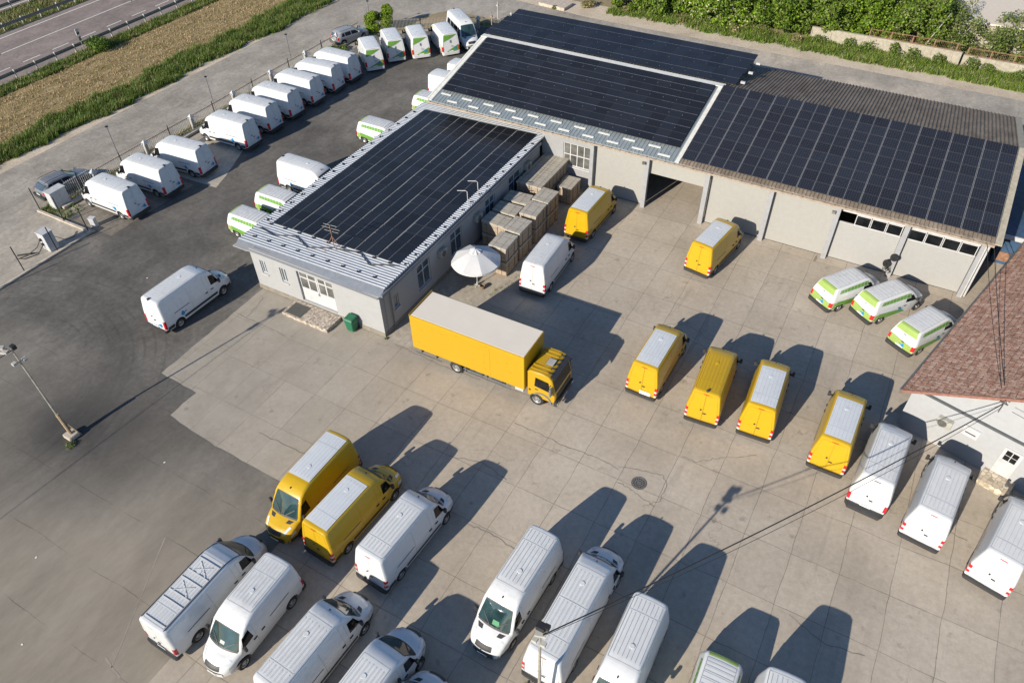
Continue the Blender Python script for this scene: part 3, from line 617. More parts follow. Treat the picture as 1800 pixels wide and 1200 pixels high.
        if style == '907': d = B.D(.1, 0, H); mb.box((d[0]-.02, 0, H+.0), (.16, .15, .07)); mb.box((d[0]-.08, 0, H-.05), (.05, .10, .10))
        elif style == 'ducato': d = B.D(0, .06, 1.62); mb.box((d[0]-.02, .06, 1.62), (.03, .06, .26))
        elif small: d = B.D(0, 0, 1.42); mb.box((d[0]-.012, 0, 1.42), (.02, .22, .02))
        else: B.rect(mb, 'rear', -.16, .16, H-.20, H-.165, eps=.014, nu=2, nv=1)
        P(mb, 'high_brake_lamp', 'trim' if style != '906' else 'red_lens')
    if style in ('906', '907', 'tran'):
        for sy in (-1, 1):
            mb = MB(); a0, a1 = B.axles
            B.rect(mb, 'side', a0+.45, a1-.45, .52, .70, eps=.016, nu=8, nv=1, sg=sy); B.rect(mb, 'side', .16, a0-.44, .40, .66, eps=.016, nu=2, nv=1, sg=sy)
            if style != 'tran': P(mb, 'side_trim', 'trim')
    # mirrors
    xm = spec['swin'][1][0]-.06; zm = spec['swin'][1][1]+.02
    for sy in (-1, 1):
        w0 = B.hw(xm, zm); mb = MB()
        dxm = B.dx(xm, w0, zm)
        mb.box((xm+dxm, sy*(w0+.05), zm+.04), (.09, .20, .12))
        mb.box((xm+dxm+.01, sy*(w0+(.155 if not small else .13)), zm+.10), (.13, .15 if not small else .18, .32 if not small else .18))
        P(mb, 'wing_mirror', 'trim' if style != 'car' else paintm, bevel=.02)
    add_wheels(root, B.axles, B.W, B.wr)
    MB().bx((.3, -B.W+.42, .26), (L-.35, B.W-.42, .42)).build('chassis', 'trim', root)
    return root, B
def extra_907(root, B):
    for k_, c_, z_, s1 in (('side', (1.55, .93), .36, 1), ('side', (1.55, .93), .36, -1), ('rear', (-.55, .78), .30, 1)): mb = MB(); blob_logo(mb, B, k_, c_, z_, sg=s1, eps=.014); mb.build('blue_emblem', 'blue_logo', root)
def extra_small(root, B):
    hwr = B.W*.975-B.rr; H = B.H
    mb = MB(); B.patch(mb, 'rear', [(-hwr+.02, .50), (hwr-.02, .50), (hwr-.02, 1.06), (-hwr+.02, .92)], eps=.005, nu=8, nv=4)
    B.patch(mb, 'rear', [(-.74, 1.52), (.74, 1.52), (.64, 1.87), (-.64, 1.87)], eps=.010, nu=6, nv=3)
    B.rect(mb, 'top', .0, .20, -.62, .62, eps=.012, nu=2, nv=6)
    for sy in (-1, 1):
        B.patch(mb, 'side', [(.05, .42), (.5, .42), (.5, .93), (.05, 1.0)], eps=.004, nu=3, nv=3, sg=sy)
    mb.build('lime_livery', 'lime', root)
    for sy in (-1, 1):
        mb = MB()
        B.patch(mb, 'side', [(.5, .64), (2.9, .46), (2.5, .78), (.5, 1.0)], eps=.005, nu=8, nv=3, sg=sy); B.patch(mb, 'side', [(1.28, .40), (2.9, .40), (2.9, .52), (1.28, .66)], eps=.006, nu=5, nv=2, sg=sy)
        B.patch(mb, 'side', [(.50, 1.52), (3.25, 1.46), (3.12, 1.76), (.62, 1.77)], eps=.006, nu=10, nv=3, sg=sy)
        mb.build('green_livery', 'green', root)
    for sy in (-1, 1):
        mb = MB()
        for i in range(9):
            x = .72+i*.29; B.patch(mb, 'side', [(x, 1.50), (x+.022, 1.50), (x+.022, 1.78), (x, 1.78)], eps=.012, nu=1, nv=2, sg=sy)
        B.patch(mb, 'side', [(.5, 1.50), (3.2, 1.44), (3.2, 1.47), (.5, 1.53)], eps=.010, nu=8, nv=1, sg=sy)
        mb.build('white_livery', 'white_paint_clean', root)
    for k_, c_, z_, s1 in (('side', (2.35, .80), .30, 1), ('side', (2.35, .80), .30, -1), ('rear', (-.20, .72), .26, 1)): mb = MB(); blob_logo(mb, B, k_, c_, z_, sg=s1, eps=.016); mb.build('blue_emblem', 'blue_logo', root)
def extra_ducato(root, B):
    hwr = B.W*.985-B.rr
    mb = MB(); B.patch(mb, 'rear', [(.80, 1.62), (.80, 1.63), (.70, 2.30), (-.70, 2.28)], eps=.010, nu=5, nv=3)
    B.patch(mb, 'rear', [(.72, 2.28), (.78, 1.70), (.4, 1.82), (-.65, 2.28)], eps=.008, nu=5, nv=3)
    B.patch(mb, 'rear', [(.55, .56), (-hwr+.1, .56), (-hwr+.1, 1.20), (-.2, .92)], eps=.008, nu=5, nv=3); mb.build('green_livery', 'green', root)
    mb = MB(); B.rect(mb, 'side', .05, .40, .55, 1.25, eps=.006, nu=2, nv=3, sg=1); B.rect(mb, 'side', .05, .40, .55, 1.25, eps=.006, nu=2, nv=3, sg=-1)
    B.patch(mb, 'side', [(3.2, 2.18), (4.0, 1.95), (3.9, 2.08), (3.2, 2.30)], eps=.006, nu=4, nv=2, sg=1); mb.build('lime_livery', 'lime_yellow', root)
    mb = MB(); blob_logo(mb, B, 'rear', (-.50, .86), .32, eps=.018); mb.build('blue_emblem', 'blue_logo', root)
PROTO = {}
def proto(key):
    if key in PROTO: return PROTO[key]
    if key == 'yellow': r, B = van(SPR, 'yellow_paint', 'roof_white')
    elif key == 'yellow_plain': r, B = van(SPR, 'yellow_paint', None); d = B.D(.1, 0, 2.68); MB().lathe([(-.02, .001), (-.02, .07), (.05, .085), (.12, .05), (.13, .001)], (d[0], 0, 2.68), 'Z', 14).build('roof_camera', 'trim', r, smooth=40)
    elif key == 'white': r, B = van(SPR, 'white_paint')
    elif key == 'white_new': r, B = van(MIDL, 'white_paint_clean', None, '907'); extra_907(r, B)
    elif key == 'white_long': r, B = van(LONG, 'white_paint')
    elif key == 'white_tall':
        r, B = van(MIDL, 'white_paint', None, 'tran'); MB().prism([(-.30, -.78), (-.06, -.90), (-.06, .90), (-.30, .78)], .30, .50).build('tow_step', 'trim', r)
    elif key == 'transit': r, B = van(TRA, 'white_paint', None, 'tran')
    elif key == 'transit_long': r, B = van(TRL, 'white_paint', None, 'tran')
    elif key == 'channel':
        r, B = van(dict(TRL, panel=(.2, 3.80, .60), H=2.45), 'white_paint', None, 'tran')
        for sy in (-1, 1): mb = MB(); B.rect(mb, 'top', .12, 4.72, sy*.70-.025, sy*.70+.025, eps=.016, nu=16, nv=1); mb.build('roof_gutter', 'trim', r)
        for x in (.25, 1.35, 1.75, 2.45, 2.85, 3.55): mb = MB(); B.rect(mb, 'top', x, x+.07, -.62, .62, eps=.04, nu=1, nv=6); B.rect(mb, 'top', x+.07, x+.10, -.62, .62, eps=.018, nu=1, nv=6, mi=1); mb.build('roof_brace', ['white_paint', 'seam_and_shade'], r)  # darker strip along each brace is its painted shadow
        for x in (1.82, 2.92):
            for s1 in (-1, 1): mb = MB(); B.patch(mb, 'top', [(x, s1*.40), (x+.5, -s1*.40), (x+.54, -s1*.38), (x+.04, s1*.42)], eps=.035, nu=5, nv=1, mi=0); mb.build('roof_brace', ['white_paint', 'seam_and_shade'], r)
    elif key == 'ducato': r, B = van(DUC, 'white_paint_clean', None, 'ducato'); extra_ducato(r, B)
    elif key == 'box_white': r, B = van(DUC, 'white_paint_clean', None, 'ducato')
    elif key == 'small': r, B = van(SML, 'white_paint_clean', None, 'small', 'small_van'); extra_small(r, B)
    elif key == 'minibus':
        r, B = van(dict(SPR), 'white_paint_clean', None, '907', 'minibus')
        for sy in (-1, 1):
            for x0 in (.5, 1.6, 2.8): mb = MB(); B.rect(mb, 'side', x0, x0+1.0, 1.35, 2.05, eps=.008, nu=4, nv=4, sg=sy); mb.build('passenger_window', 'glass_dark', r, smooth=60)
    elif key == 'car_silver': r, B = van(CAR, 'silver_paint', None, 'car', 'parked_car')
    elif key == 'car_grey': r, B = van(dict(CAR, lean=.75, H=1.42, prof=[(0, 1.20), (.35, 1.34), (1.2, 1.42), (2.3, 1.40), (2.62, 1.32), (3.28, .98), (3.34, .95), (3.9, .86), (4.25, .76), (4.38, .66), (4.45, .5)]), 'grey_paint', None, 'car', 'parked_car')
    PROTO[key] = r; return r
USED = set()
def place(key, x, y, deg, label, cat='van', group=None):
    r = proto(key); reg()
    if key in USED: r = copy_tree(r)
    USED.add(key); r.location = (x, y, 0.004); r.rotation_euler = (0, 0, R(deg)); return tag(r, label, cat, group)
GF = 'white vans with blue emblems parked nose-in along the fence'
fr = [(-50.11, 28.61, 180.3, 'nearest in the fence row, beside the white electrical cabinet'), (-50.17, 32.21, 182.1, 'second in the fence row, counted from the near end'),
      (-49.9, 35.8, 185.3, 'third in the fence row, tail beside the pale paving triangle'), (-49.61, 40.94, 181.8, 'fourth in the fence row, first beyond the wide gap'),
      (-49.98, 44.24, 181.6, 'fifth in the fence row, counted from the near end'), (-50.0, 47.16, 180.4, 'sixth in the fence row, counted from the near end'), (-50.0, 50.27, 180.6, 'seventh in the fence row, counted from the near end'),
      (-49.94, 53.34, 184.3, 'eighth in the fence row, last but one'), (-49.91, 55.94, 180.2, 'last in the fence row, next to the green-striped vans')]
for x, y, a, t in fr: place('white_new', x, y, a, 'white blue-emblem van '+t, 'van', GF)
GD = 'white vans with green stripes at the far end of the yard'
for x, y, a, t in [(-49.56, 58.63, 139.3, 'leftmost of the four at the yard end'), (-48.87, 61.46, 137.9, 'second of four, tail mostly in shadow'),
                   (-46.99, 63.33, 136.4, 'third of four, tail fully sunlit'), (-44.6, 65.42, 141.0, 'rightmost of the four, beside the minibus')]:
    place('ducato', x, y, a, 'green-striped white van, '+t, 'van', GD)
place('minibus', -47.9, 71.2, -38, 'white minibus with dark side windows facing the camera beside the green-striped vans', 'minibus')
place('white_new', -38.47, 19.8, 88.4, 'white blue-emblem van standing alone on the dark asphalt left of the office')
GO = 'vans parked behind the office building'
place('white_new', -43.2, 37.75, 0, 'white high-roof van with blue emblem half hidden behind the office roof edge', 'van', GO)
place('small', -42.55, 34.25, 0, 'small green and white van behind the office, second from its front corner', 'van', GO)
place('small', -42.35, 31.1, 0, 'small green and white van behind the office, nearest its front corner', 'van', GO)
place('small', -42.45, 47.1, 0, 'small green and white van standing alone past the middle of the office', 'van', GO)
place('small', -41.0, 53.6, 0, 'small green and white van peeking out at the far corner of the office roof', 'van', GO)
place('box_white', -41.3, 57.0, 0, 'boxy white van peeking out beside the gable corner of the warehouse roof', 'van', GO)
place('box_white', -41.0, 59.9, 0, 'farthest boxy white van hidden mostly by the warehouse roof gable', 'van', GO)
place('white', -18.43, 34.61, 92.3, 'white high-roof van beside the strapped crates and the white parasol')
GY = 'yellow delivery vans'
for k, x, y, a, t in [('yellow', -18.52, 41.67, 88.6, 'yellow van with white roof panel between the crates and the warehouse wall'), ('yellow', -9.27, 41.91, 81.1, 'yellow van with white roof panel standing alone facing the third warehouse door'),
    ('yellow', -8.35, 29.37, 89.0, 'yellow van nearest the box truck, with a pale sticker on its tail'), ('yellow_plain', -4.55, 29.04, 94.1, 'yellow van with all-yellow ribbed roof and black roof camera'),
    ('yellow', -1.61, 29.44, 93.3, 'yellow van with white roof panel right beside the all-yellow one'), ('yellow', 2.39, 28.98, 88.8, 'yellow van with white roof panel next to the white vans by the tiled building'),
    ('yellow', -20.72, 17.45, -90.3, 'yellow van with white roof panel facing the camera, windscreen towards us'), ('yellow', -18.2, 11.88, 86.8, 'yellow van with white roof panel facing away beside the one facing the camera')]:
    place(k, x, y, a, t, 'van', GY)
GR = 'white vans backed out beside the tiled-roof building'
place('white_tall', 4.72, 27.49, 86.1, 'white van with deep black rear step, between yellow van and stone doorstep', 'van', GR)
place('white', 7.42, 26.73, 82.9, 'white van in front of the stone doorstep of the tiled building', 'van', GR)
place('white', 10.47, 25.73, 77.2, 'white van cut off by the right edge of the photo', 'van', GR)
GB = 'white vans in the near rows'
place('white', -15.04, 11.97, 86.7, 'white van facing away right beside the two near yellow vans', 'van', GB)
place('channel', -21.37, 4.85, 89.5, 'white van with black roof gutters and braces at the left end of the near row', 'van', GB)
place('transit', -18.70, 10.35, -88.9, 'short white van facing the camera beside the van with roof braces', 'van', GB)
place('white', -15.1, 5.25, 87.2, 'white van with bonnet vents in the near row, tail cut by the bottom edge', 'van', GB)
place('transit', -11.95, 5.75, 87.0, 'white van with plain rounded bonnet, cut by the bottom edge', 'van', GB)
place('white', -9.85, 3.9, 88, 'white van of which only the bonnet top shows at the bottom edge of the photo', 'van', GB)
place('white', -8.42, 17.5, -92.0, 'white van facing the camera, left of the long van under the cable', 'van', GB)
place('white_long', -5.78, 11.75, 88.6, 'long white van under the overhead cable, lamp pole beside its tail', 'van', GB)
place('white', -2.78, 16.75, -89.5, 'white van facing the camera right of the long one, cab cut by the bottom edge', 'van', GB)
place('small', .79, 16.25, -88, 'small green and white van with ribbed roof at the bottom edge', 'van', GB)
place('white', 3.25, 16.35, -87, 'white van whose roof end just shows in the bottom right of the near row', 'van', GB)
GS = 'small green and white vans by the last warehouse door'
for x, y, a, t in [(-1.0, 42.6, 55.4, 'left of three by the window-topped doors'), (1.6, 42.65, 53.5, 'middle of three, whole side with blue emblem showing'), (4.3, 40.7, 60.0, 'right of three, nose hidden by the tiled roof')]:
    place('small', x, y, a, 'small green and white van, '+t, 'van', GS)
place('car_grey', -59.45, 26.35, 84, 'dark grey estate car parked outside the gate by the white cabinet', 'car')
place('car_silver', -57.75, 61.9, 72, 'silver estate car with roof rails parked outside the fence by the conical shrubs', 'car')

# pale sticker, papers
for lab, nm, mat, pts in (('yellow van nearest the box truck', 'sticker', 'paper', None),):
    for o in list(C.objects):
        if o.get('label', '').startswith(lab):
            B = Body(**SPR); mb = MB(); B.rect(mb, 'rear', -.62, .06, .52, .78, eps=.02, nu=2, nv=2); mb.build(nm, mat, o)

for lab, spec_, mt, cc in (('short white van facing the camera', TRA, 'papers', [(4.12, -.12), (4.22, -.12), (4.22, .12), (4.12, .12)]), ('white van facing the camera, left of the long', SPR, 'green_card', [(4.78, -.05), (4.92, -.05), (4.92, .32), (4.78, .25)])):
    for o in list(C.objects):
        if o.get('label', '').startswith(lab): B = Body(**spec_); mb = MB(); B.patch(mb, 'top', cc, eps=.014, nu=2, nv=2); mb.build('papers', mt, o)
# ---- box truck
t = empty('box_truck', (-22.15, 27.15, 0), R(.5), 'yellow box truck with pale flat roof parked across the yard beside the office corner', 'truck')
mb = MB(); mb.bx((0, -1.26, .98), (7.85, 1.26, 3.62)); mb.build('cargo_box', 'yellow_truck', t, bevel=.015)
mb = MB(); mb.bx((.10, -1.20, 3.623), (7.80, 1.20, 3.64)); mb.build('box_roof', 'box_top', t)
mb = MB(); mb.bx((0.0, -1.27, 3.55), (.07, 1.27, 3.70)); mb.build('rear_frame', 'yellow_dark', t)
mb = MB()
for k in range(9): mb.bx((.071, -1.1+k*.26, 3.645), (.10, -1.0+k*.26, 3.66))
mb.build('roof_rivet', 'rust', t)
mb = MB()
for a, b in (((5.55, 1.0), (5.555+.015, 3.40)),): mb.bx((a[0], -1.266, a[1]), (b[0], -1.261, b[1]))
mb.bx((4.6, -1.266, 3.4), (5.57, -1.261, 3.415)); mb.build('side_door_seam', 'seam_and_shade_yellow', t)
mb = MB(); mb.bx((.1, -1.268, 3.45), (7.8, -1.262, 3.53)); mb.bx((.1, -1.268, 1.0), (7.8, -1.262, 1.05)); mb.bx((7.7, -1.266, 1.06), (7.78, -1.261, 3.44)); mb.build('box_rail', 'yellow_paint', t)
mb = MB(); mb.bx((.05, -.45, .62), (9.2, -.30, .86)); mb.bx((.05, .30, .62), (9.2, .45, .86)); mb.bx((.1, -1.15, .86), (7.8, 1.15, .97))
for x in (.5, 1.6, 4.3, 5.2, 6.4, 7.5): mb.bx((x, -1.15, .60), (x+.08, 1.15, .86))
mb.build('chassis', 'trim', t)
mb = MB(); mb.bx((3.6, -1.2, .42), (6.9, -1.16, .50)); mb.bx((3.6, -1.2, .66), (6.9, -1.16, .74)); 
for x in (3.7, 5.2, 6.7): mb.bx((x, -1.19, .40), (x+.06, -1.15, .9))
mb.bx((.1, -1.2, .45), (2.0, -1.16, .53)); mb.build('side_guard', 'alu', t)
mb = MB(); mb.bx((4.0, -1.1, .42), (4.9, -.5, .80)); mb.bx((5.5, -1.1, .45), (6.3, -.55, .82)); mb.build('fuel_tank', 'alu', t, bevel=.03)
mb = MB(); mb.bx((7.2, -1.2, .7), (7.75, -.7, .95)); mb.build('tool_locker', 'white_cab', t)
# cab: one shell with raked windscreen
cabp = [(7.98, .62), (9.75, .62), (9.80, .95), (9.78, 1.45), (9.55, 2.42), (9.35, 2.62), (8.95, 2.70), (8.15, 2.66), (7.98, 2.5)]
mb = MB(); n = len(cabp); W_ = 1.14
vs = []
for y, ins_ in ((-W_, .05), (-W_+.06, 0), (W_-.06, 0), (W_, .05)):
    for x, z in cabp:
        cx, cz = 8.85, 1.6; vs.append((x+(cx-x)*ins_, y, z+(cz-z)*ins_))
fs = [tuple(range(n))]+[(j*n+i, j*n+(i+1) % n, (j+1)*n+(i+1) % n, (j+1)*n+i) for j in range(3) for i in range(n)]+[tuple(range(3*n, 4*n))[::-1]]
mb.add(vs, fs); mb.build('cab', 'yellow_truck', t, smooth=35)
mb = MB(); mb.add([(9.785, -1.02, 1.52), (9.785, 1.02, 1.52), (9.57, .98, 2.38), (9.57, -.98, 2.38)], [(0, 1, 2, 3)]); mb.build('windscreen', 'glass_dark', t)
mb = MB(); mb.add([(9.42, -1.05, 2.62), (9.42, 1.05, 2.62), (9.70, 1.05, 2.48), (9.70, -1.05, 2.48), (9.42, -1.05, 2.65), (9.42, 1.05, 2.65), (9.72, 1.05, 2.50), (9.72, -1.05, 2.50)], [(0, 1, 2, 3), (4, 7, 6, 5), (0, 4, 5, 1), (3, 2, 6, 7), (0, 3, 7, 4), (1, 5, 6, 2)])
for y in (-.8, -.4, 0, .4, .8): mb.bx((9.16, y-.02, 2.63), (9.45, y+.02, 2.69))
mb.build('sun_visor', 'trim', t)
for sy in (-1, 1):
    mb = MB(); mb.add([(8.45, sy*(W_+.004), 1.55), (9.50, sy*(W_+.004), 1.42), (9.36, sy*(W_+.004), 2.20), (8.52, sy*(W_+.004), 2.28)], [(0, 1, 2, 3)]); mb.build('side_window', 'glass_dark', t)
    mb = MB(); mb.box((9.60, sy*(W_+.2), 1.75), (.12, .26, .62)); mb.box((9.5, sy*(W_+.05), 2.1), (.05, .25, .04)); mb.box((9.5, sy*(W_+.05), 1.4), (.05, .25, .04)); mb.build('wing_mirror', 'grey_paint', t, bevel=.02)
    mb = MB(); mb.lathe([(-.14, .56), (-.14, .66), (.14, .66), (.14, .56)], (8.95, sy*1.04, .48), 'Y', 24)
    mb.v = [v for v in mb.v]; keep = [i for i, f in enumerate(mb.f) if all(mb.v[k][2] > .46 for k in f)]; mb.f = [mb.f[i] for i in keep]; mb.m = [0]*len(mb.f)
    mb.build('wheel_arch', 'grey_paint', t)
mb = MB(); mb.bx((8.72, -.32, 2.705), (9.22, .28, 2.75)); mb.build('roof_hatch', 'hatch', t, bevel=.03)
mb = MB()
for y in (-.85, -.55, .55, .85): mb.bx((8.1, y-.03, 2.69), (9.2, y+.03, 2.715))
mb.build('roof_rib', 'yellow_truck', t)
mb = MB(); mb.bx((9.70, -1.14, .42), (9.93, 1.14, .78)); mb.build('front_bumper', 'trim', t, bevel=.03)
mb = MB(); mb.bx((9.79, -.9, .95), (9.812, .9, 1.28)); mb.build('grille', 'trim', t)
for sy in (-1, 1): mb = MB(); mb.bx((9.931, sy*.98-.14, .55), (9.945, sy*.98+.14, .70)); mb.build('headlight', 'lens', t)
mb = MB(); mb.box((8.15, -W_-.02, 1.12), (.10, .03, .12)); mb.box((8.6, -W_-.02, 1.32), (.18, .03, .04)); mb.build('door_handle', 'trim', t)
mb = MB(); mb.bx((7.87, -.9, .9), (7.96, -.6, 2.5)); mb.build('air_stack', 'trim', t)
mb = MB(); mb.bx((9.86, -.25, .46), (9.95, .25, .53)); mb.build('number_plate', 'plate', t)
add_wheels(t, (3.05, 8.62), 1.20, .46, .27, 'rim')
# ------------------------------------------------------------------ grounds (each sheet 4 mm above the one below)
def sheet(name, pts, z, mat, kind='structure', label=None):
    o = MB().poly(pts, z).build(name, mat); tag(o, label, None, None, kind); return o
def grid_rect(x0, x1, y0, y1): return [(x0, y0), (x1, y0), (x1, y1), (x0, y1)]
sheet('ground', grid_rect(-1500, 1500, -1500, 1500), -.03, 'earth')
sheet('yard_paving', [(-52.0, -60), (70, -60), (70, 75), (-40, 75), (-46, 74.5), (-56.4, 66.5), (-56.4, 25.2), (-52.0, 25.2)], 0, 'yard_concrete')
def rough(pts, amp=.035, step=.5):
    out = []; r_ = random.Random(3)
    for p, q in zip(pts, pts[1:]+pts[:1]):
        p, q = Vector(p), Vector(q); L_ = (q-p).length; n = max(1, int(L_/step)) if L_ < 60 else 1
        for i in range(n):
            c = p.lerp(q, i/n); out.append((c.x+r_.uniform(-amp, amp), c.y+r_.uniform(-amp, amp)))
    return out
sheet('yard_asphalt', rough([(-51.9, -60), (-21.6, -60), (-21.0, 5), (-20.5, 14.5), (-28.2, 14.62), (-32.25, 15.0), (-32.2, 17.05), (-35.4, 17.2), (-35.5, 26.5), (-35.0, 60), (-38.5, 74), (-46, 74), (-55.4, 66.2), (-55.4, 25.6), (-51.9, 25.6)]), .004, 'yard_asphalt')
sheet('pale_paving_patch', [(-48.1, 34.5), (-48.7, 36.2), (-50.5, 40.2), (-54.6, 40.6), (-54.8, 34.2)], .008, 'patch')
sheet('worn_slab', [(-55.3, 25.7), (-50.3, 25.7), (-50.1, 33.9), (-55.3, 34.1)], .008, 'old_slab')
sheet('entrance_paving', [(-58.2, -60), (-52.1, -60), (-52.1, 25.1), (-58.2, 25.1)], .02, 'patch')
sheet('office_side_paving', [(-24.8, 26.4), (-22.6, 26.4), (-20.1, 36.0), (-20.2, 48.4), (-24.8, 48.4)], .006, 'patch')
sheet('street', [(-67.6, -80), (-58.2, -80), (-58.2, 66), (-52, 76.4), (-40, 77), (150, 79.5), (150, 82.2), (-30, 83.0), (-46, 85.5), (-48, 92), (-66, 92), (-66.5, 70), (-67.5, 40)], -.012, 'street')
sheet('back_road', [(-40, 76.2), (150, 76.2), (150, 82.4), (-36, 82.4)], -.006, 'back_road')
sheet('roadside_sand', [(-50, 83.4), (-36, 81.9), (150, 80.9), (150, 86), (-40, 86), (-49, 92)], -.002, 'sand')
sheet('back_strip', [(-35, 66.2), (60, 66.2), (60, 76.6), (-35, 76.6)], .004, 'back_road')
sheet('street_verge_dirt', [(-68.2, -80), (-66.6, -80), (-66.2, 70), (-65.8, 92), (-68.3, 92)], -.006, 'sand')
sheet('field', [(-80.6, -80), (-67.9, -80), (-67.6, 95), (-80.6, 95)], -.004, 'dry_field')
sheet('motorway', grid_rect(-94.8, -81.6, -80, 140), -.008, 'motorway')
sheet('central_reservation', grid_rect(-101.2, -94.8, -80, 140), -.004, 'weedy')
sheet('far_carriageway', grid_rect(-113, -101.2, -80, 140), -.008, 'motorway')
mb = MB(); mb.bx((-93.6, -80, -.006), (-93.42, 140, -.002)); y = 1.0
for k in range(-5, 12): mb.bx((-89.6, 55.1-6.0+k*18.0-6, -.006), (-89.44, 55.1+k*18.0+6.2, -.002))
for k in range(-20, 30): mb.bx((-85.42, 54+k*3.65, -.006), (-85.27, 56.1+k*3.65, -.002))
tag(mb.build('lane_markings', 'line_white'), kind='structure')
mb = MB(); mb.bx((-83.9, -80, -.006), (-83.72, 140, -.002)); tag(mb.build('edge_line', 'line_yellow'), kind='structure')
mb = MB(); mb.bx((-101.9, -80, -.006), (-101.7, 140, -.002)); tag(mb.build('edge_line', 'line_white'), kind='structure')
# kerbs
mb = MB(); mb.bx((-52.15, -60, 0), (-51.93, 25.3, .14)); mb.bx((-58.3, 25.12, 0), (-52.15, 25.32, .16)); tag(mb.build('kerb', 'kerb'), kind='structure')
mb = MB(); mb.bx((-57.0, 26.4, 0), (-56.6, 66, .22)); tag(mb.build('fence_kerb', 'kerb'), kind='structure')
mb = MB(); mb.poly([(-66.9, 55), (-66.7, 66), (-65.6, 78), (-65.75, 78), (-66.85, 66), (-67.05, 55)], .06); tag(mb.build('street_kerb', 'kerb'), kind='structure')
# faint parking lines, cracks and the ring patch round the manhole
def strip(mb, pts, wd, z, jit=0.0, n=4):
    r_ = random.Random(len(pts)); q = []
    for a, b in zip(pts, pts[1:]):
        for k in range(n): f = k/n; q.append((a[0]+(b[0]-a[0])*f+r_.uniform(-jit, jit), a[1]+(b[1]-a[1])*f+r_.uniform(-jit, jit)))
    q.append(pts[-1]); L_, R_ = [], []
    for k, p in enumerate(q):
        a, b = q[max(0, k-1)], q[min(len(q)-1, k+1)]; dx, dy = b[0]-a[0], b[1]-a[1]; l = math.hypot(dx, dy) or 1; w2 = wd/2*(r_.uniform(.5, 1.4) if jit else 1)
        L_.append((p[0]-dy/l*w2, p[1]+dx/l*w2, z)); R_.append((p[0]+dy/l*w2, p[1]-dx/l*w2, z))
    m = len(q); mb.add(L_+R_, [(k, k+1, m+k+1, m+k) for k in range(m-1)])
for pts, wd in (([(-26.03, 9.02), (-22.97, 3.13)], .06), ([(-19.81, 6.6), (-19.95, 3.0)], .06), ([(-23.6, 3.35), (-22.3, 3.05)], .10)):
    mb = MB(); strip(mb, pts, wd, .009, .004, 8); tag(mb.build('faded_parking_line', 'faded_line'), kind='structure')
CR = [[(-13.99, 24.26), (-12.79, 24.18), (-11.66, 24.19), (-10.87, 24.06), (-9.4, 24.17), (-8.54, 24.19), (-7.38, 24.03)], [(-7.05, 23.27), (-6.59, 23.19), (-6.05, 23.07), (-4.79, 22.74)],
      [(-4.69, 26.5), (-3.79, 26.55), (-3.17, 27.11), (-2.51, 27.56), (-1.05, 28.57)], [(-34.82, 25.79), (-34.55, 25.05), (-34.5, 24.54), (-34.37, 24.02), (-34.39, 23.61), (-32.43, 23.58), (-30.86, 23.48)], [(-35.24, 23.68), (-34.39, 23.61)],
      [(-26.63, 16.54), (-23.91, 16.61), (-22.2, 16.55)], [(6.95, 28.55), (8.31, 28.53), (9.66, 28.33)], [(-23.94, 26.3), (-22.27, 26.2), (-20.53, 26.09), (-17.5, 26.2)],
      [(-7.51, 24.18), (-6.24, 24.57), (-5.12, 24.83), (-4.73, 24.4), (-4.66, 23.21), (-5.32, 22.45)], [(-12.9, 17.14), (-11.61, 17.27), (-9.99, 17.05)], [(-16.2, 20.3), (-14.2, 20.9), (-12.4, 20.5)], [(2.9, 20.2), (4.6, 19.6), (6.3, 19.9)], [(-9.8, 36.0), (-8.2, 36.9), (-6.9, 36.6)]]
for c in CR: mb = MB(); strip(mb, c, .032, .0085, .06, 6); tag(mb.build('pavement_crack', 'crack_dirt'), kind='structure')
mb = MB(); strip(mb, [(-2.32, 48.35), (-2.34, 47.6)], .14, .009, .03, 6); tag(mb.build('pavement_crack', 'crack_dirt'), kind='structure')
# litter specks on the asphalt
for k, (x, y) in enumerate(((-41.6, 24.1), (-43.7, 23.4), (-30.9, 5.1), (-27.5, 1.9), (-29.8, 12.4))):
    o = MB().box((x, y, .012), (.10, .07, .012), k).build('litter', 'paper'); tag(o, 'scrap of white paper litter lying on the dark asphalt', 'litter', 'scraps of litter on the asphalt')

# ------------------------------------------------------------------ office building
OX0, OX1, OY0, OY1 = -35.75, -24.9, 26.55, 47.9
def roofz(x): return 3.42+(x+37.1)*(.40/12.4)
t = empty('office_building', ((OX0+OX1)/2, OY0, 0), 0, 'long low grey office with white corrugated roof carrying solar panels', 'building')
def part(mb, name, mats, parent, **k):
    o = mb.build(name, mats, parent, **k)
    if o: o.matrix_parent_inverse = Matrix.Translation(-Vector(parent.location)) if parent.rotation_euler.z == 0 else parent_inv(parent)
    return o
def parent_inv(p): return (Matrix.Translation(p.location) @ p.rotation_euler.to_matrix().to_4x4()).inverted()
def wall_with_holes(mb, axis, c, a0, a1, z0, z1, th, holes, mi=0):
    """wall in plane axis=c, split round rectangular holes (a,b,za,zb) sorted along the wall"""
    def put(p, q, r, s_):
        if q-p < 1e-3 or s_-r < 1e-3: return
        if axis == 'y': mb.bx((p, c, r), (q, c+th, s_), mi)
        else: mb.bx((c, p, r), (c+th, q, s_), mi)
    x = a0
    for (h0, h1, hz0, hz1) in holes:
        put(x, h0, z0, z1); put(h0, h1, z0, hz0); put(h0, h1, hz1, z1); x = h1
    put(x, a1, z0, z1)
fr_holes = [(-35.05, -34.55, 1.55, 2.65), (-33.3, -32.75, 1.45, 2.65), (-31.75, -28.75, .42, 2.95)]
rt_holes = [(27.9, 28.4, 1.35, 2.45), (30.6, 32.1, .9, 2.85), (34.7, 36.2, .9, 2.85), (39.5, 40.9, .9, 2.85), (43.0, 44.9, .9, 2.85)]
mb = MB(); TOP = 3.40
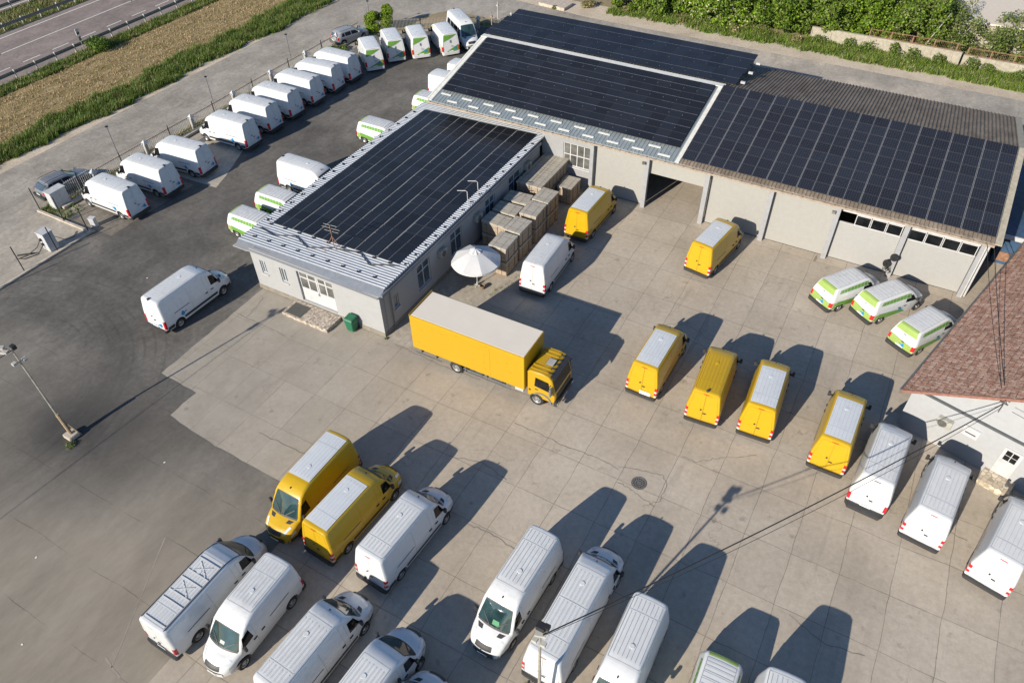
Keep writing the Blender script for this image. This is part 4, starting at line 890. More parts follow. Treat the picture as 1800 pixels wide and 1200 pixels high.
wall_with_holes(mb, 'y', OY0, OX0, OX1, .32, TOP, .25, fr_holes); wall_with_holes(mb, 'x', OX1-.25, OY0+.25, OY1, .32, TOP+.1, .25, rt_holes)
mb.bx((OX0, OY0+.25, .32), (OX0+.25, OY1, TOP)); mb.bx((OX0, OY1, .32), (OX1, OY1+.2, TOP)); part(mb, 'wall', 'wall_office', t)
mb = MB(); mb.bx((OX0-.03, OY0-.03, 0), (OX1+.03, OY1, .32)); part(mb, 'plinth', 'plinth', t)
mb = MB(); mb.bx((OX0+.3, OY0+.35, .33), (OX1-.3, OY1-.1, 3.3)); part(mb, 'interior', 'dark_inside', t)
# windows and entrance
def window(parent, axis, c, a0, a1, z0, z1, inset, outsg, mull=(.5,), trans=None, name='window', glass='window_glass', sill=True, fw=.07):
    f = MB(); p0 = c+inset*(-outsg); 
    def bx(mb, a, b, r, s_, d0, d1):
        lo, hi = sorted((p0+outsg*d0, p0+outsg*d1))
        if axis == 'y': mb.bx((a, lo, r), (b, hi, s_))
        else: mb.bx((lo, a, r), (hi, b, s_))
    bx(f, a0, a0+fw, z0, z1, 0, .06); bx(f, a1-fw, a1, z0, z1, 0, .06); bx(f, a0+fw, a1-fw, z0, z0+fw, 0, .06); bx(f, a0+fw, a1-fw, z1-fw, z1, 0, .06)
    for m in mull: x = a0+(a1-a0)*m; bx(f, x-fw/2, x+fw/2, z0+fw, z1-fw, .002, .055)
    if trans:
        for q in trans: z = z0+(z1-z0)*q; bx(f, a0+fw, a1-fw, z-fw/2, z+fw/2, .004, .058)
    o = part(f, name, 'white_frame', parent)
    g = MB(); bx(g, a0+fw*.5, a1-fw*.5, z0+fw*.5, z1-fw*.5, .012, .03); gg = g.build('pane', glass, o); gg.matrix_parent_inverse = o.matrix_parent_inverse.copy()
    if parent.rotation_euler.z == 0: gg.matrix_parent_inverse = Matrix.Identity(4)
    if sill:
        s_ = MB(); bx(s_, a0-.06, a1+.06, z0-.06, z0-.002, -.02, inset+.08+.02); k = s_.build('sill', 'white_frame', o)
        k.matrix_parent_inverse = Matrix.Identity(4)
    return o
window(t, 'y', OY0, *fr_holes[0], .14, -1, (.5,)); window(t, 'y', OY0, *fr_holes[1], .14, -1, (.5,))
window(t, 'x', OX1, *rt_holes[0], .14, 1, ())
for h in rt_holes[1:]: window(t, 'x', OX1, *h, .14, 1, (.5,), (.68,))
# entrance doors: side lights, transom, double door
h = fr_holes[2]; d = MB(); y0 = OY0+.16
d.bx((h[0], y0, h[2]), (h[1], y0+.05, 1.45)); 
for x in (h[0], h[0]+.72, h[0]+1.42, h[0]+1.56, h[0]+2.22, h[1]-.08): d.bx((x, y0-.012, 1.45), (x+.10, y0+.05, h[3]))
for (x0, x1, z0, z1) in ((h[0], h[1], h[3]-.08, h[3]+.0), (h[0], h[1], 2.35, 2.45)): d.bx((x0, y0-.016, z0), (x1, y0+.05, z1))
for x in (h[0]+.82, h[0]+1.66, h[0]+.1, h[0]+2.3): d.bx((x, y0-.008, 1.45), (x+.62, y0+.05, 1.53))
dd = part(d, 'entrance_door', 'white_frame', t)
g = MB(); g.bx((h[0]+.05, y0+.01, 1.4), (h[1]-.03, y0+.03, h[3]-.05)); gg = g.build('pane', 'glass_grey', dd)
g = MB(); g.bx((h[0]+1.46, y0-.06, 1.28), (h[0]+1.52, y0-.016, 1.44)); g.bx((h[0]+1.50, y0-.06, 1.28), (h[0]+1.6, y0-.03, 1.31)); g.build('handle', 'chrome', dd)
# roof: corrugated sheet (ribs along x), fascias, gutters
def slab_x(mb, x0, x1, y0, y1, dz0, dz1, mi=0):
    a, b = roofz(x0), roofz(x1)
    mb.add([(x0, y0, a+dz0), (x1, y0, b+dz0), (x1, y1, b+dz0), (x0, y1, a+dz0), (x0, y0, a+dz1), (x1, y0, b+dz1), (x1, y1, b+dz1), (x0, y1, a+dz1)],
           [(0, 3, 2, 1), (4, 5, 6, 7), (0, 1, 5, 4), (2, 3, 7, 6), (1, 2, 6, 5), (3, 0, 4, 7)], mi)
RX0, RX1, RY0, RY1 = -37.1, -24.72, 27.0, 49.6
mb = MB(); slab_x(mb, RX0, RX1, RY0, RY1, -.12, 0)
y = RY0+.04
while y < RY1-.1:
    a, b = roofz(RX0), roofz(RX1)
    mb.add([(RX0-.02, y, a), (RX1, y, b), (RX1, y+.03, b+.032), (RX0-.02, y+.03, a+.032), (RX0-.02, y+.10, a+.032), (RX1, y+.10, b+.032), (RX0-.02, y+.13, a), (RX1, y+.13, b)],
           [(0, 1, 2, 3), (3, 2, 5, 4), (4, 5, 7, 6), (0, 3, 4, 6), (1, 7, 5, 2)]); y += .235
part(mb, 'roof', 'roof_metal', t)
mb = MB()
a, b = roofz(RX0), roofz(RX1)
mb.add([(RX0, RY0-.02, a-.02), (RX1, RY0-.02, b-.02), (RX1, RY0-.50, b-.34), (RX0, RY0-.50, a-.34), (RX0, RY0-.46, a-.40), (RX1, RY0-.46, b-.40)], [(3, 2, 1, 0), (4, 5, 2, 3)])
mb.bx((RX1, RY0-.45, 3.45), (RX1+.14, RY1-1.8, 3.66)); mb.bx((RX0-.06, RY0, 3.22), (RX0-.01, RY1-.2, 3.42)); part(mb, 'fascia', 'fascia', t)
mb = MB(); mb.bx((OX0, OY0-.2, 3.3), (OX1, OY0, 3.36)); mb.bx((OX0-1.3, OY0-.2, 3.24), (OX0, OY1, 3.29)); part(mb, 'soffit', 'wall_office', t)
mb = MB(); mb.tube([(OX1+.08, OY0+1.0, 3.4), (OX1+.08, OY0+1.0, .1)], .04, 8); mb.tube([(OX1+.08, OY0+.35, 3.45), (OX1+.08, OY0+.35, .1)], .02, 6); part(mb, 'downpipe', 'fascia', t)
# dark panel clamps in rows on the bare roof
def clamp(x, y, d): mb = MB(); mb.box((x, y, roofz(x)+.09), d); part(mb, 'roof_clamp', 'black_metal', t)
for i in range(9):
    for yy in (27.6, 29.25): clamp(-36.2+i*1.28, yy, (.16, .10, .09))
for i in range(16): clamp(-36.75, 29.6+i*1.2, (.10, .16, .09)); clamp(-24.95, 29.6+i*1.15, (.09, .14, .07))
def thing_box(name, label, cat, mats, fn, loc=(0, 0, 0), group=None, **k):
    mb = MB(); fn(mb); o = mb.build(name, mats, None, **k); o.location = loc; return tag(o, label, cat, group)
# air conditioners on the shaded wall
def ac(loc, rz, label, group='outdoor air conditioner units'):
    a = empty('air_conditioner', loc, rz, label, 'air conditioner', group)
    MB().bx((-.38, -.30, -.28), (.38, .0, .28)).build('casing', 'ac_white', a, bevel=.02)
    MB().lathe([(-.325, .02), (-.325, .22), (-.302, .24)], (-.08, 0, 0), 'Y', 20).build('fan_grille', 'fan_dark', a)
    MB().bx((-.3, -.05, -.36), (-.25, .05, -.28)).bx((.25, -.05, -.36), (.3, .05, -.28)).build('bracket', 'steel_guard', a)
ac((OX1+.02, 33.45, 2.35), math.pi/2, 'air conditioner on the shaded office wall between the two nearest double windows')
ac((OX1+.02, 38.2, 2.35), math.pi/2, 'air conditioner on the shaded office wall behind the strapped crates')
ac((OX1+.02, 45.8, 2.6), math.pi/2, 'air conditioner on the shaded office wall closest to the warehouse')
# rooftop antenna and masts
a = empty('roof_antenna', (-30.3, 29.0, roofz(-30.3)), 0, 'dark lattice antenna mast standing on the white office roof by the panels', 'antenna')
mb = MB(); mb.tube([(0, 0, 0), (0, 0, 1.9)], .03, 6)
for ang in (0, 2.1, 4.2): mb.tube([(math.cos(ang)*.7, math.sin(ang)*.7, .03), (0, 0, 1.0)], .018, 5)
mb.build('mast', 'rust', a); mb = MB()
for z, l in ((1.85, .5), (1.6, .7), (1.35, .55)): mb.tube([(-l, 0, z), (l, .1, z)], .014, 5)
for q in (-.5, -.25, 0, .25, .5): mb.tube([(q, -.35, 1.6), (q, .35, 1.6)], .01, 4)
mb.build('aerial_bars', 'steel_guard', a)
for i, (x, y, lab) in enumerate(((-24.9, 37.2, 'nearer'), (-24.9, 38.6, 'farther'))):
    a = MB(); a.tube([(0, 0, 0), (0, 0, 1.5), (-.1, -.05, 1.58), (-.62, -.3, 1.58)], .028, 6)
    o = a.build('roof_pipe', 'white_frame'); o.location = (x, y, 3.5); tag(o, lab+' of two bent white pipes rising from the shaded office eave', 'pipe', 'bent pipes at the office eave')
# loose cables on the roof
for pts, lab in (([(-36.6, 28.6), (-35, 28.3), (-33.6, 28.9), (-32, 28.2), (-30.4, 28.9)], 'left of the antenna'), ([(-30.1, 28.9), (-28.4, 29.3), (-27, 28.5), (-26.2, 28.9), (-25.3, 29.2)], 'right of the antenna')):
    mb = MB(); mb.tube([(x, y, roofz(x)+.08) for x, y in pts], .035, 6); o = mb.build('roof_cable', 'cable'); tag(o, 'black cable lying loose on the white corrugated office roof '+lab, 'cable')

# ------------------------------------------------------------------ solar arrays
def pv_mesh(L_, W_, mat, split='x', frame='pv_frame_dark'):
    """panel L_ along local x, W_ along local y, frame in aluminium"""
    mb = MB(); mb.bx((-L_/2, -W_/2, 0), (L_/2, W_/2, .035), 1)
    f = .012
    for s in (-1, 1):
        if split == 'x': x0, x1 = (f-L_/2, -.012) if s < 0 else (.012, L_/2-f); mb.bx((x0, -W_/2+f, .0352), (x1, W_/2-f, .038), 0)
        else: y0, y1 = (f-W_/2, -.012) if s < 0 else (.012, W_/2-f); mb.bx((-L_/2+f, y0, .0352), (L_/2-f, y1, .038), 0)
    if split == 'x': mb.bx((-.012, -W_/2+f, .0352), (.012, W_/2-f, .0375), 3); mb.box((-L_/2+.03, -W_/2+.02, .039), (.06, .04, .006), 0, 2)
    else: mb.bx((-L_/2+f, -.014, .0352), (L_/2-f, .014, .0375), 3); mb.box((-L_/2+.02, -W_/4, .039), (.04, .06, .006), 0, 2)
    if frame == 'pv_edge':
        for sx in (-1, 1): mb.bx((sx*(L_/2-.03), -W_/2+.002, .0352), (sx*(L_/2-.002), W_/2-.002, .0385), 3)
    return mb.mesh('solar_panel', [mat, frame, 'pv_line', 'pv_line'])
PVT = 0
def array(name, label, loc, rot, cells, me, group=None):
    a = empty(name, loc, 0, label, 'solar array', group); a.rotation_euler = rot
    extra = MB()
    for i, (x, y, z, rx) in enumerate(cells):
        if i < 100:
            o = bpy.data.objects.new('solar_panel', me); C.objects.link(o); o.parent = a; o.location = (x, y, z); o.rotation_euler = (rx+rng.normal()*.004, rng.normal()*.004, 0)
        else:
            m = Matrix.Translation((x, y, z)) @ Matrix.Rotation(rx, 4, 'X'); b = len(extra.v)
            extra.v += [tuple(m @ v.co) for v in me.vertices]
            for p in me.polygons: extra.f.append(tuple(b+k for k in p.vertices)); extra.m.append(p.material_index)
    if extra.v: o = extra.build('solar_panel', [m.name for m in me.materials], a); o['kind'] = 'stuff'
    return a
GA = 'roof solar arrays'
me = pv_mesh(1.67, 1.035, 'pv_cells', 'x')
sl = math.atan(.40/12.4)
cells = [(-4.55+i*1.82+.015*math.sin(j*.9+i), .55+j*1.05, .015*math.sin(j*.7+i*2), 0) for j in range(18) for i in range(6)]
cells.sort(key=lambda c: c[1]); oa = array('solar_array', 'solar array of six long strips on the office roof', (-30.75, 29.4, roofz(-30.75)+.075), (0, -sl, 0), cells, me, GA)
for i in range(5):  # grey wavering strips added to imitate bright roof reflection between the panels
    mb = MB(); x = -3.64+i*1.82; y = .05; r_ = random.Random(i)
    while y < 18.9: q = .035+.03*abs(math.sin(y*.8+i*2))+r_.uniform(0, .012); mb.box((x+.012*math.sin(y*.6+i), y+.15, -.012), (q*2, .296, .02)); y += .30
    mb.build('gap_streak', 'pv_line', oa)
mb = MB()
# ------------------------------------------------------------------ warehouse
EY, EZ, RY, RZ, BY, BZ = 47.65, 4.92, 57.0, 6.9, 66.3, 4.95
WX0, WX1, WM_ = -35.2, 7.55, -13.25
sf = (RZ-EZ)/(RY-EY); ang = math.atan(sf)
sb = (RZ-BZ)/(BY-RY)
def fz(y): return EZ+(y-EY)*sf
def bz_(y): return RZ-(y-RY)*sb
wh = empty('warehouse', (-13.5, 48.5, 0), 0, 'long grey warehouse with white bay doors and solar panels on its pitched roof', 'building')
FY = 48.55; cols = [-20.45, -15.85, -11.15, -6.5, -1.9, 2.55, 7.15]
# front wall: beam over the doors, left solid bay with window, columns
mb = MB()
mb.bx((-24.9, FY, 4.12), (7.3, FY+.3, 4.95)); mb.bx((-24.9, FY, 0), (-23.0, FY+.3, 4.12)); mb.bx((-23.0, FY, 0), (-20.6, FY+.3, 1.75)); mb.bx((-23.0, FY, 3.75), (-20.6, FY+.3, 4.12)); mb.bx((-20.6, FY, 0), (-20.2, FY+.3, 4.12))
mb.bx((-24.8, 49.9, 0), (-35.0, 50.1, 4.9)); mb.bx((-35.0, 50.1, 0), (-34.8, 66, 4.9)); mb.bx((-35, 65.8, 0), (7.3, 66.1, 4.9)); mb.bx((7.1, FY+.3, 0), (7.3, 65.8, 4.9))
for x in (-34.9, 7.2):
    mb.add([(x-.1, 48.6, 4.85), (x-.1, 66, 4.85), (x-.1, RY, RZ-.18), (x+.1, 48.6, 4.85), (x+.1, 66, 4.85), (x+.1, RY, RZ-.18)], [(0, 1, 2), (5, 4, 3), (0, 2, 5, 3), (1, 4, 5, 2)])
part(mb, 'wall', 'wall_grey', wh)
for x in cols[1:]:
    mb = MB(); mb.bx((x-.17, FY-.32, 0), (x+.17, FY, 4.88)); part(mb, 'column', 'column', wh)
mb = MB(); mb.bx((-20.55, FY-.32, 0), (-20.25, FY, 4.88)); part(mb, 'column', 'column', wh)
window(wh, 'y', FY, -23.0, -20.6, 1.75, 3.75, .12, -1, (.25, .5, .75), (.5,), glass='glass_grey')
# bay doors
def bay(x0, x1, z1, mat='door_cream', dy=.12):
    mb = MB(); mb.bx((x0+.17, FY+dy, .03), (x1-.17, FY+dy+.06, z1))
    k = int(z1/.16)
    for i in range(k): z = .10+i*(z1-.1)/k; mb.bx((x0+.17, FY+dy-.006, z), (x1-.17, FY+dy, z+.012), 1)
    mb.bx((x0+.17, FY+dy-.02, .0), (x1-.17, FY+dy+.06, .03), 2)
    return part(mb, 'bay_door', [mat, 'wall_grey', 'trim'], wh)
bay(cols[0], cols[1], 4.1); bay(cols[3], cols[4], 4.1); bay(cols[2], cols[3], 4.1)
bay(cols[4], cols[5], 3.05, 'door_white_grey'); bay(cols[5], cols[6], 3.05, 'door_white_grey')
mb = MB(); mb.bx((cols[1]+.17, FY+.1, 2.95), (cols[2]-.17, FY+.2, 4.12)); part(mb, 'raised_door', 'door_cream', wh)
for q, (a, b) in enumerate(((cols[4], cols[5]), (cols[5], cols[6]))):
    for i in range(4):
        x0 = a+.2+i*(b-a-.4)/4; x1 = a+.2+(i+1)*(b-a-.4)/4
        if q == 0 and i == 0: continue
        window(wh, 'y', FY, x0+.02, x1-.02, 3.10, 3.92, .10, -1, (), None, 'clerestory_window', 'glass_dark', sill=False, fw=.05)
    mb = MB(); mb.bx((a+.17, FY+.08, 3.05), (b-.17, FY+.2, 3.09)); mb.bx((a+.17, FY+.08, 3.93), (b-.17, FY+.2, 4.12)); part(mb, 'door_lintel', 'white_frame', wh)
# inside: floor and dark back
mb = MB(); mb.bx((-30, 56.5, 0), (7.0, 56.6, 4.5)); part(mb, 'inner_wall', 'plinth', wh)
mb = MB(); mb.poly(grid_rect(-34.5, 7.0, FY+.3, 56.5), .012); part(mb, 'inner_floor', 'yard_concrete', wh)
# roof sheets
def slope(mb, x0, x1, y0, y1, zf, th=.08, mi=0, dz=0):
    a, b = zf(y0)+dz, zf(y1)+dz
    mb.add([(x0, y0, a-th), (x1, y0, a-th), (x1, y1, b-th), (x0, y1, b-th), (x0, y0, a), (x1, y0, a), (x1, y1, b), (x0, y1, b)],
           [(0, 3, 2, 1), (4, 5, 6, 7), (0, 1, 5, 4), (2, 3, 7, 6), (1, 2, 6, 5), (3, 0, 4, 7)], mi)
def ribs(mb, x0, x1, y0, y1, zf, step, h, wd, mi=0):
    x = x0
    while x < x1-wd:
        a, b = zf(y0), zf(y1)
        mb.add([(x, y0, a), (x+wd*.3, y0, a+h), (x+wd*.7, y0, a+h), (x+wd, y0, a), (x, y1, b), (x+wd*.3, y1, b+h), (x+wd*.7, y1, b+h), (x+wd, y1, b)],
               [(0, 1, 5, 4), (1, 2, 6, 5), (2, 3, 7, 6), (0, 3, 2, 1), (4, 5, 6, 7)], mi); x += step
mb = MB(); slope(mb, WX0, WM_, EY, RY, fz); ribs(mb, WX0+.05, WM_, EY, RY, fz, .30, .045, .12); part(mb, 'metal_roof', 'roof_metal_grey', wh)
mb = MB(); slope(mb, WM_+.01, WX1, EY, RY, fz); ribs(mb, WM_+.05, WX1, EY, RY, fz, .26, .055, .18)
slope(mb, WX0, WX1, RY+.01, BY, bz_); ribs(mb, WX0+.02, WX1, RY+.01, BY, bz_, .262, .06, .17); part(mb, 'fibre_cement_roof', 'fibre_cement', wh)
mb = MB(); slope(mb, WX0-.12, WM_+.1, RY-.38, RY+.20, lambda y: RZ+.12, .05); slope(mb, WX0-.16, WX0+.0, EY, RY, lambda y: fz(y)+.08, .14)
slope(mb, WX0+.02, WX0+.36, EY, RY, lambda y: fz(y)+.07, .04); slope(mb, WM_-.35, WM_-.05, EY, RY-.2, lambda y: fz(y)+.07, .04)
part(mb, 'ridge_flashing', 'ridge_white', wh)
for i in range(11):
    for (dx, y0) in ((0, 48.62), (1.0, 47.95)):
        x = WX0+.7+dx+i*2.05
        if x > WM_-1.0: continue
        mb = MB(); slope(mb, x, x+.95, y0, y0+.16, lambda y: fz(y)+.085, .03); part(mb, 'skylight_strip', 'skylight', wh)
mb = MB(); mb.bx((WX0, EY-.14, EZ-.20), (WX1, EY-.02, EZ-.06)); part(mb, 'gutter', 'gutter', wh)
mb = MB()
for i in range(60): x = WX0+.3+i*.71; mb.bx((x, EY-.17, EZ-.07), (x+.05, EY+.03, EZ-.035))
part(mb, 'gutter_bracket', 'rust', wh)
mb = MB()
for i in range(7): x = -13.0+i*3.0; mb.bx((x, BY+.05, 4.62), (x+2.9, BY+.3, 4.72))
mb.bx((WM_, BY+.02, 4.5), (WX1, BY+.08, 4.9)); part(mb, 'rear_parapet', 'ridge_white', wh)
mb = MB(); slope(mb, WX1-.05, WX1+.35, EY-.1, RY, lambda y: fz(y)+.09, .07); slope(mb, WX1-.05, WX1+.35, RY+.005, BY, lambda y: bz_(y)+.09, .07); part(mb, 'verge_board', 'wall_block', wh)
mb = MB(); mb.tube([(7.42, FY-.22, 4.7), (7.42, FY-.22, .1)], .07, 8); mb.tube([(7.25, FY-.40, 4.7), (7.25, FY-.40, .1)], .05, 8); part(mb, 'downpipe', 'white_frame', wh)
# arrays on the warehouse
me1 = pv_mesh(1.07, 1.72, 'pv_cells', 'y')
cells = [(.6+i*1.095, .93+j*1.755*1.0, 0, 0) for j in range(6) for i in range(19)]
y0 = 48.9; cells = [(c[0], c[1]*(1/1), c[2], 0) for c in cells]
NJ = 5
cells = [(.6+i*1.095, .83+j*1.565, 0, 0) for j in range(NJ) for i in range(19)]
me1 = pv_mesh(1.085, 1.52, 'pv_cells', 'y')
array('solar_array', 'solar array of fine upright panels on the left half of the warehouse roof', (-34.7, 48.95, fz(48.95)+.17), (ang, 0, 0), cells, me1, GA)
me2 = pv_mesh(2.04, .985, 'pv_cells_fine', 'x', 'pv_edge')
cells = [(.98+i*2.09, .52+j*1.008, 0, 0) for j in range(9) for i in range(10)]
array('solar_array', 'solar array with wide gridded panels on the right half of the warehouse roof', (-13.2, 47.95, fz(47.95)+.2), (ang, 0, 0), [(c[0]*.992, c[1], c[2], 0) for c in cells], me2, GA)
me3 = pv_mesh(1.085, 1.95, 'pv_cells', 'y')
cells = []
for j in range(3):
    for i in range(21): cells.append((.55+i*1.095, 0, 0, 0) + (j,))
a = empty('solar_array', (-35.5, 57.42, 6.86), 0, 'raised solar array in three long rows behind the warehouse ridge', 'solar array', GA)
ra = R(5)
for (x, _, _, _, j) in cells:
    o = bpy.data.objects.new('solar_panel', me3); C.objects.link(o); o.parent = a; o.location = (x, 1.1+j*2.22, .17-j*.10); o.rotation_euler = (ra, 0, 0)
mb = MB()
for j in range(3):
    for i in range(9):
        x = .3+i*2.8; z1 = .17-j*.10
        for q, dy in ((0, .2), (1, 1.9)):
            yy = .15+j*2.22+dy; zr = bz_(57.3+yy)-6.9; mb.bx((x, yy-.03, zr), (x+.05, yy+.03, z1+(dy-1)*.08))
mb.build('rack', 'alu', a)
for j in range(3): mb = MB(); mb.box((23.35, 1.0+j*2.22, .0-j*.1), (.35, .16, .16)); mb.build('junction_box', 'white_cab', a)
# cable reels and floodlights on the fifth column
a = empty('cable_reel_holder', (2.45, FY-.36, 0), 0, 'two black cable reels with dangling leads on the warehouse column behind the small vans', 'cable reel')
for z, dx in ((1.75, .05), (1.15, -.25)): MB().lathe([(-.16, .05), (-.16, .27), (-.12, .27), (-.12, .16), (-.05, .16), (-.05, .27), (-.01, .27), (-.01, .05)], (dx, 0, z), 'Y', 18).build('reel', 'black_metal', a)
mb = MB()
for k in range(5): mb.tube([(-.3+.15*math.sin(k+q*.9)+q*.05, -.10-.03*k, 1.05-.33*abs(math.sin(q*.8))*(1+.2*k)) for q in range(7)], .018, 5)
mb.build('lead', 'cable', a)
for x, lab in ((-15.85, 'on the column left of the open warehouse door'), (-1.95, 'on the column left of the window-topped doors')):
    a = empty('floodlight', (x-.1, FY-.40, 4.0), 0, 'small floodlight '+lab, 'floodlight', 'floodlights on the warehouse columns')
    MB().box((-.1, -.1, 0), (.22, .12, .2)).build('lamp_head', 'chrome', a); MB().tube([(0, .1, 0), (0, -.05, .05)], .03, 6).build('bracket', 'black_metal', a)
# buildings right of the warehouse
t = empty('blue_shed', (10.6, 50, 0), 0, 'small blue and white building squeezed between the warehouse and the tiled roof', 'building')
mb = MB(); mb.bx((8.6, 53.5, 0), (16, 62, 2.7)); part(mb, 'wall', 'blue_wall', t)
mb = MB(); mb.bx((8.3, 52.6, 2.72), (16.5, 63, 2.85)); part(mb, 'roof', 'blue_wall', t)
mb = MB(); mb.bx((9.7, 54.5, 2.852), (15, 61, 4.4)); part(mb, 'upper_wall', 'render_white', t)
mb = MB(); mb.bx((8.25, 52.5, 2.6), (16, 52.62, 2.9)); mb.bx((8.9, 53.4, .3), (9.6, 53.5, 1.0), 1); part(mb, 'eaves_board', ['white_frame', 'rust'], t)

# ------------------------------------------------------------------ tiled-roof building, turned about 15.7 degrees
O = (5.30, 34.66); A_ = R(-15.75)
t = empty('tiled_roof_building', (O[0], O[1], 0), A_, 'white gabled building with weathered red-brown roof tiles at the right edge', 'building')
WL, DP = 13.5, 19.5; EH, rs_ = 2.95, .62
def PB(mb, n, m, **k): return mb.build(n, m, t, **k)
mb = MB(); rx = WL/2; rz = EH+rs_*rx
vs = [(0, 0, 0), (WL, 0, 0), (WL, 0, EH), (rx, 0, rz), (0, 0, EH)]
mb.add(vs+[(x, DP, z) for x, y, z in vs], [(0, 1, 2, 3, 4), (9, 8, 7, 6, 5), (0, 4, 9, 5), (1, 6, 7, 2)]); PB(mb, 'wall', 'render_white')
for sg, nm in ((1, 'roof'), (-1, 'roof')):
    L2 = math.hypot(rx+.45, (rx+.45)*rs_)
    me_ = MB(); me_.bx((0, 0, -.12), (DP+.9, L2, 0))
    k = int(L2/.34)
    for i in range(k+1): me_.bx((0, i*.34, 0), (DP+.9, i*.34+.05, .028))
    o = me_.build(nm, 'roof_tiles', t)
    # local x runs along the ridge, local y up the slope
    al = math.atan(rs_)
    if sg > 0: m = Matrix.Translation((-.45, -.45, EH-.45*rs_+.14)) @ Matrix(((0, math.cos(al), -math.sin(al), 0), (1, 0, 0, 0), (0, math.sin(al), math.cos(al), 0), (0, 0, 0, 1)))
    else: m = Matrix.Translation((WL+.45, -.45, EH-.45*rs_+.14)) @ Matrix(((0, -math.cos(al), math.sin(al), 0), (1, 0, 0, 0), (0, math.sin(al), math.cos(al), 0), (0, 0, 0, 1)))
    o.matrix_local = m
mb = MB()
for sg in (1,):
    x0, z0 = -.45, EH-.45*rs_+.14
    mb.add([(x0, -.50, z0-.16), (x0+rx+.45, -.50, z0-.16+(rx+.45)*rs_), (x0+rx+.45, -.50, z0+.02+(rx+.45)*rs_), (x0, -.50, z0+.02), (x0, -.44, z0+.02), (x0+rx+.45, -.44, z0+.02+(rx+.45)*rs_), (x0, -.44, z0-.16), (x0+rx+.45, -.44, z0-.16+(rx+.45)*rs_)],
           [(0, 1, 2, 3), (3, 2, 5, 4), (6, 7, 1, 0)])
PB(mb, 'verge_tiles', 'verge_tile')
mb = MB(); mb.tube([(-.52, -.4, EH-.22), (-.52, DP, EH-.22)], .07, 8); PB(mb, 'gutter', 'steel_guard')
mb = MB(); mb.bx((.05, -.10, 2.95), (WL, -.002, 3.09)); PB(mb, 'string_course', 'string_dark')
# air conditioner, awning window, door, stone step
def loc2w(x, y): v = Matrix.Rotation(A_, 3, 'Z') @ Vector((x, y, 0)); return (O[0]+v.x, O[1]+v.y)
x_, y_ = loc2w(2.1, -.01); ac((x_, y_, 1.9), A_, 'air conditioner on the white gable wall of the tiled building')
mb = MB(); mb.bx((2.98, -.14, 1.80), (3.78, -.003, 2.42)); wv = PB(mb, 'window_shutter', 'white_frame'); MB().bx((3.12, -.155, 2.02), (3.66, -.142, 2.08)).build('slot', 'black_metal', wv)
mb = MB(); mb.bx((5.06, -.07, .40), (5.95, -.003, 2.32)); dr = PB(mb, 'door', 'white_frame')
for i in range(2):
    for j in range(2): MB().bx((5.20+i*.32, -.082, 1.52+j*.36), (5.48+i*.32, -.072, 1.84+j*.36)).build('pane', 'glass_dark', dr)
mb = MB(); mb.bx((4.80, -1.05, 0), (6.35, -.004, .36)); PB(mb, 'stone_step', 'stone_step')
mb = MB(); mb.tube([(3.9, -.1, 4.2), (3.9, -.65, 4.9), (3.9, -.65, 5.5)], .03, 6); mb.bx((3.7, -.69, 5.3), (4.1, -.61, 5.35)); PB(mb, 'cable_bracket', 'steel_guard')

# ------------------------------------------------------------------ crates
GC = 'strapped wooden crates stacked by the office'
def crate_mesh(sx, sy, sz, seed):
    r = random.Random(seed); mb = MB()
    mb.bx((-sx/2, -sy/2, .12), (sx/2, sy/2, sz), 0)
    for y in (-.42, 0, .42): mb.bx((-sx/2, sy*y-.05, 0), (sx/2, sy*y+.05, .118), 3)
    for i in range(2): z = .42+i*.36; mb.bx((-sx/2-.006, -sy/2-.006, z), (sx/2+.006, sy/2+.006, z+.018), 1)
    mb.bx((-sx/2-.03, -sy/2-.03, sz-.14), (sx/2+.03, sy/2+.03, sz+.012), 2)
    for q in (-.27, .22): mb.bx((sx*q-.014, -sy/2-.034, .12), (sx*q+.014, sy/2+.034, sz+.017), 1); mb.bx((-sx/2-.034, sy*q-.014, .12), (sx/2+.034, sy*q+.014, sz+.0165), 1)
    return mb.mesh('crate', ['wood_crate', 'strap', 'wrap', 'rust'])
CM = {}
def crate(x, y, z, sx, sy, sz, lab, rz=0):
    k = (sx, sy, sz)
    if k not in CM: CM[k] = crate_mesh(sx, sy, sz, 1)
    o = bpy.data.objects.new('crate', CM[k]); C.objects.link(o); o.location = (x, y, z); o.rotation_euler = (0, 0, rz); tag(o, lab, 'crate', GC)
od = ['nearest the parasol', 'second from the parasol', 'third from the parasol', 'farthest from the parasol']
for i, y in enumerate((36.45, 38.55, 40.85, 42.85)):
    for k, nm in enumerate(('lower', 'upper')): crate(-21.65, y, k*1.24+.006, 1.30, 1.72, 1.22, f'{nm} strapped crate, {od[i]}, in the outer row of tall stacks', R([1, -1.5, 2, -1][i]))
for i, (y, h_) in enumerate(((38.75, 1.1), (40.35, 1.1), (42.0, 1.1))):
    for k, nm in enumerate(('lower', 'upper')): crate(-23.5, y, k*(h_+.02)+.006, 1.85, 1.25, h_, f'{nm} strapped crate, {["nearest", "middle", "farthest"][i]} stack of the row against the office wall', R([-1, 1, 4][i]))
for i in range(4):
    for j in range(2):
        for k, nm in enumerate(('lower', 'upper')):
            crate(-24.1+j*1.07, 44.35+i*1.22, k*1.17+.006, 1.04, 1.18, 1.15, f'{nm} crate, {["wall", "yard"][j]} side, {["first", "second", "third", "fourth"][i]} rank of the big block nearest the warehouse')
crate(-21.55, 46.75, .006, 1.15, 1.75, 1.45, 'single brown crate standing apart between the big block and the yellow van')

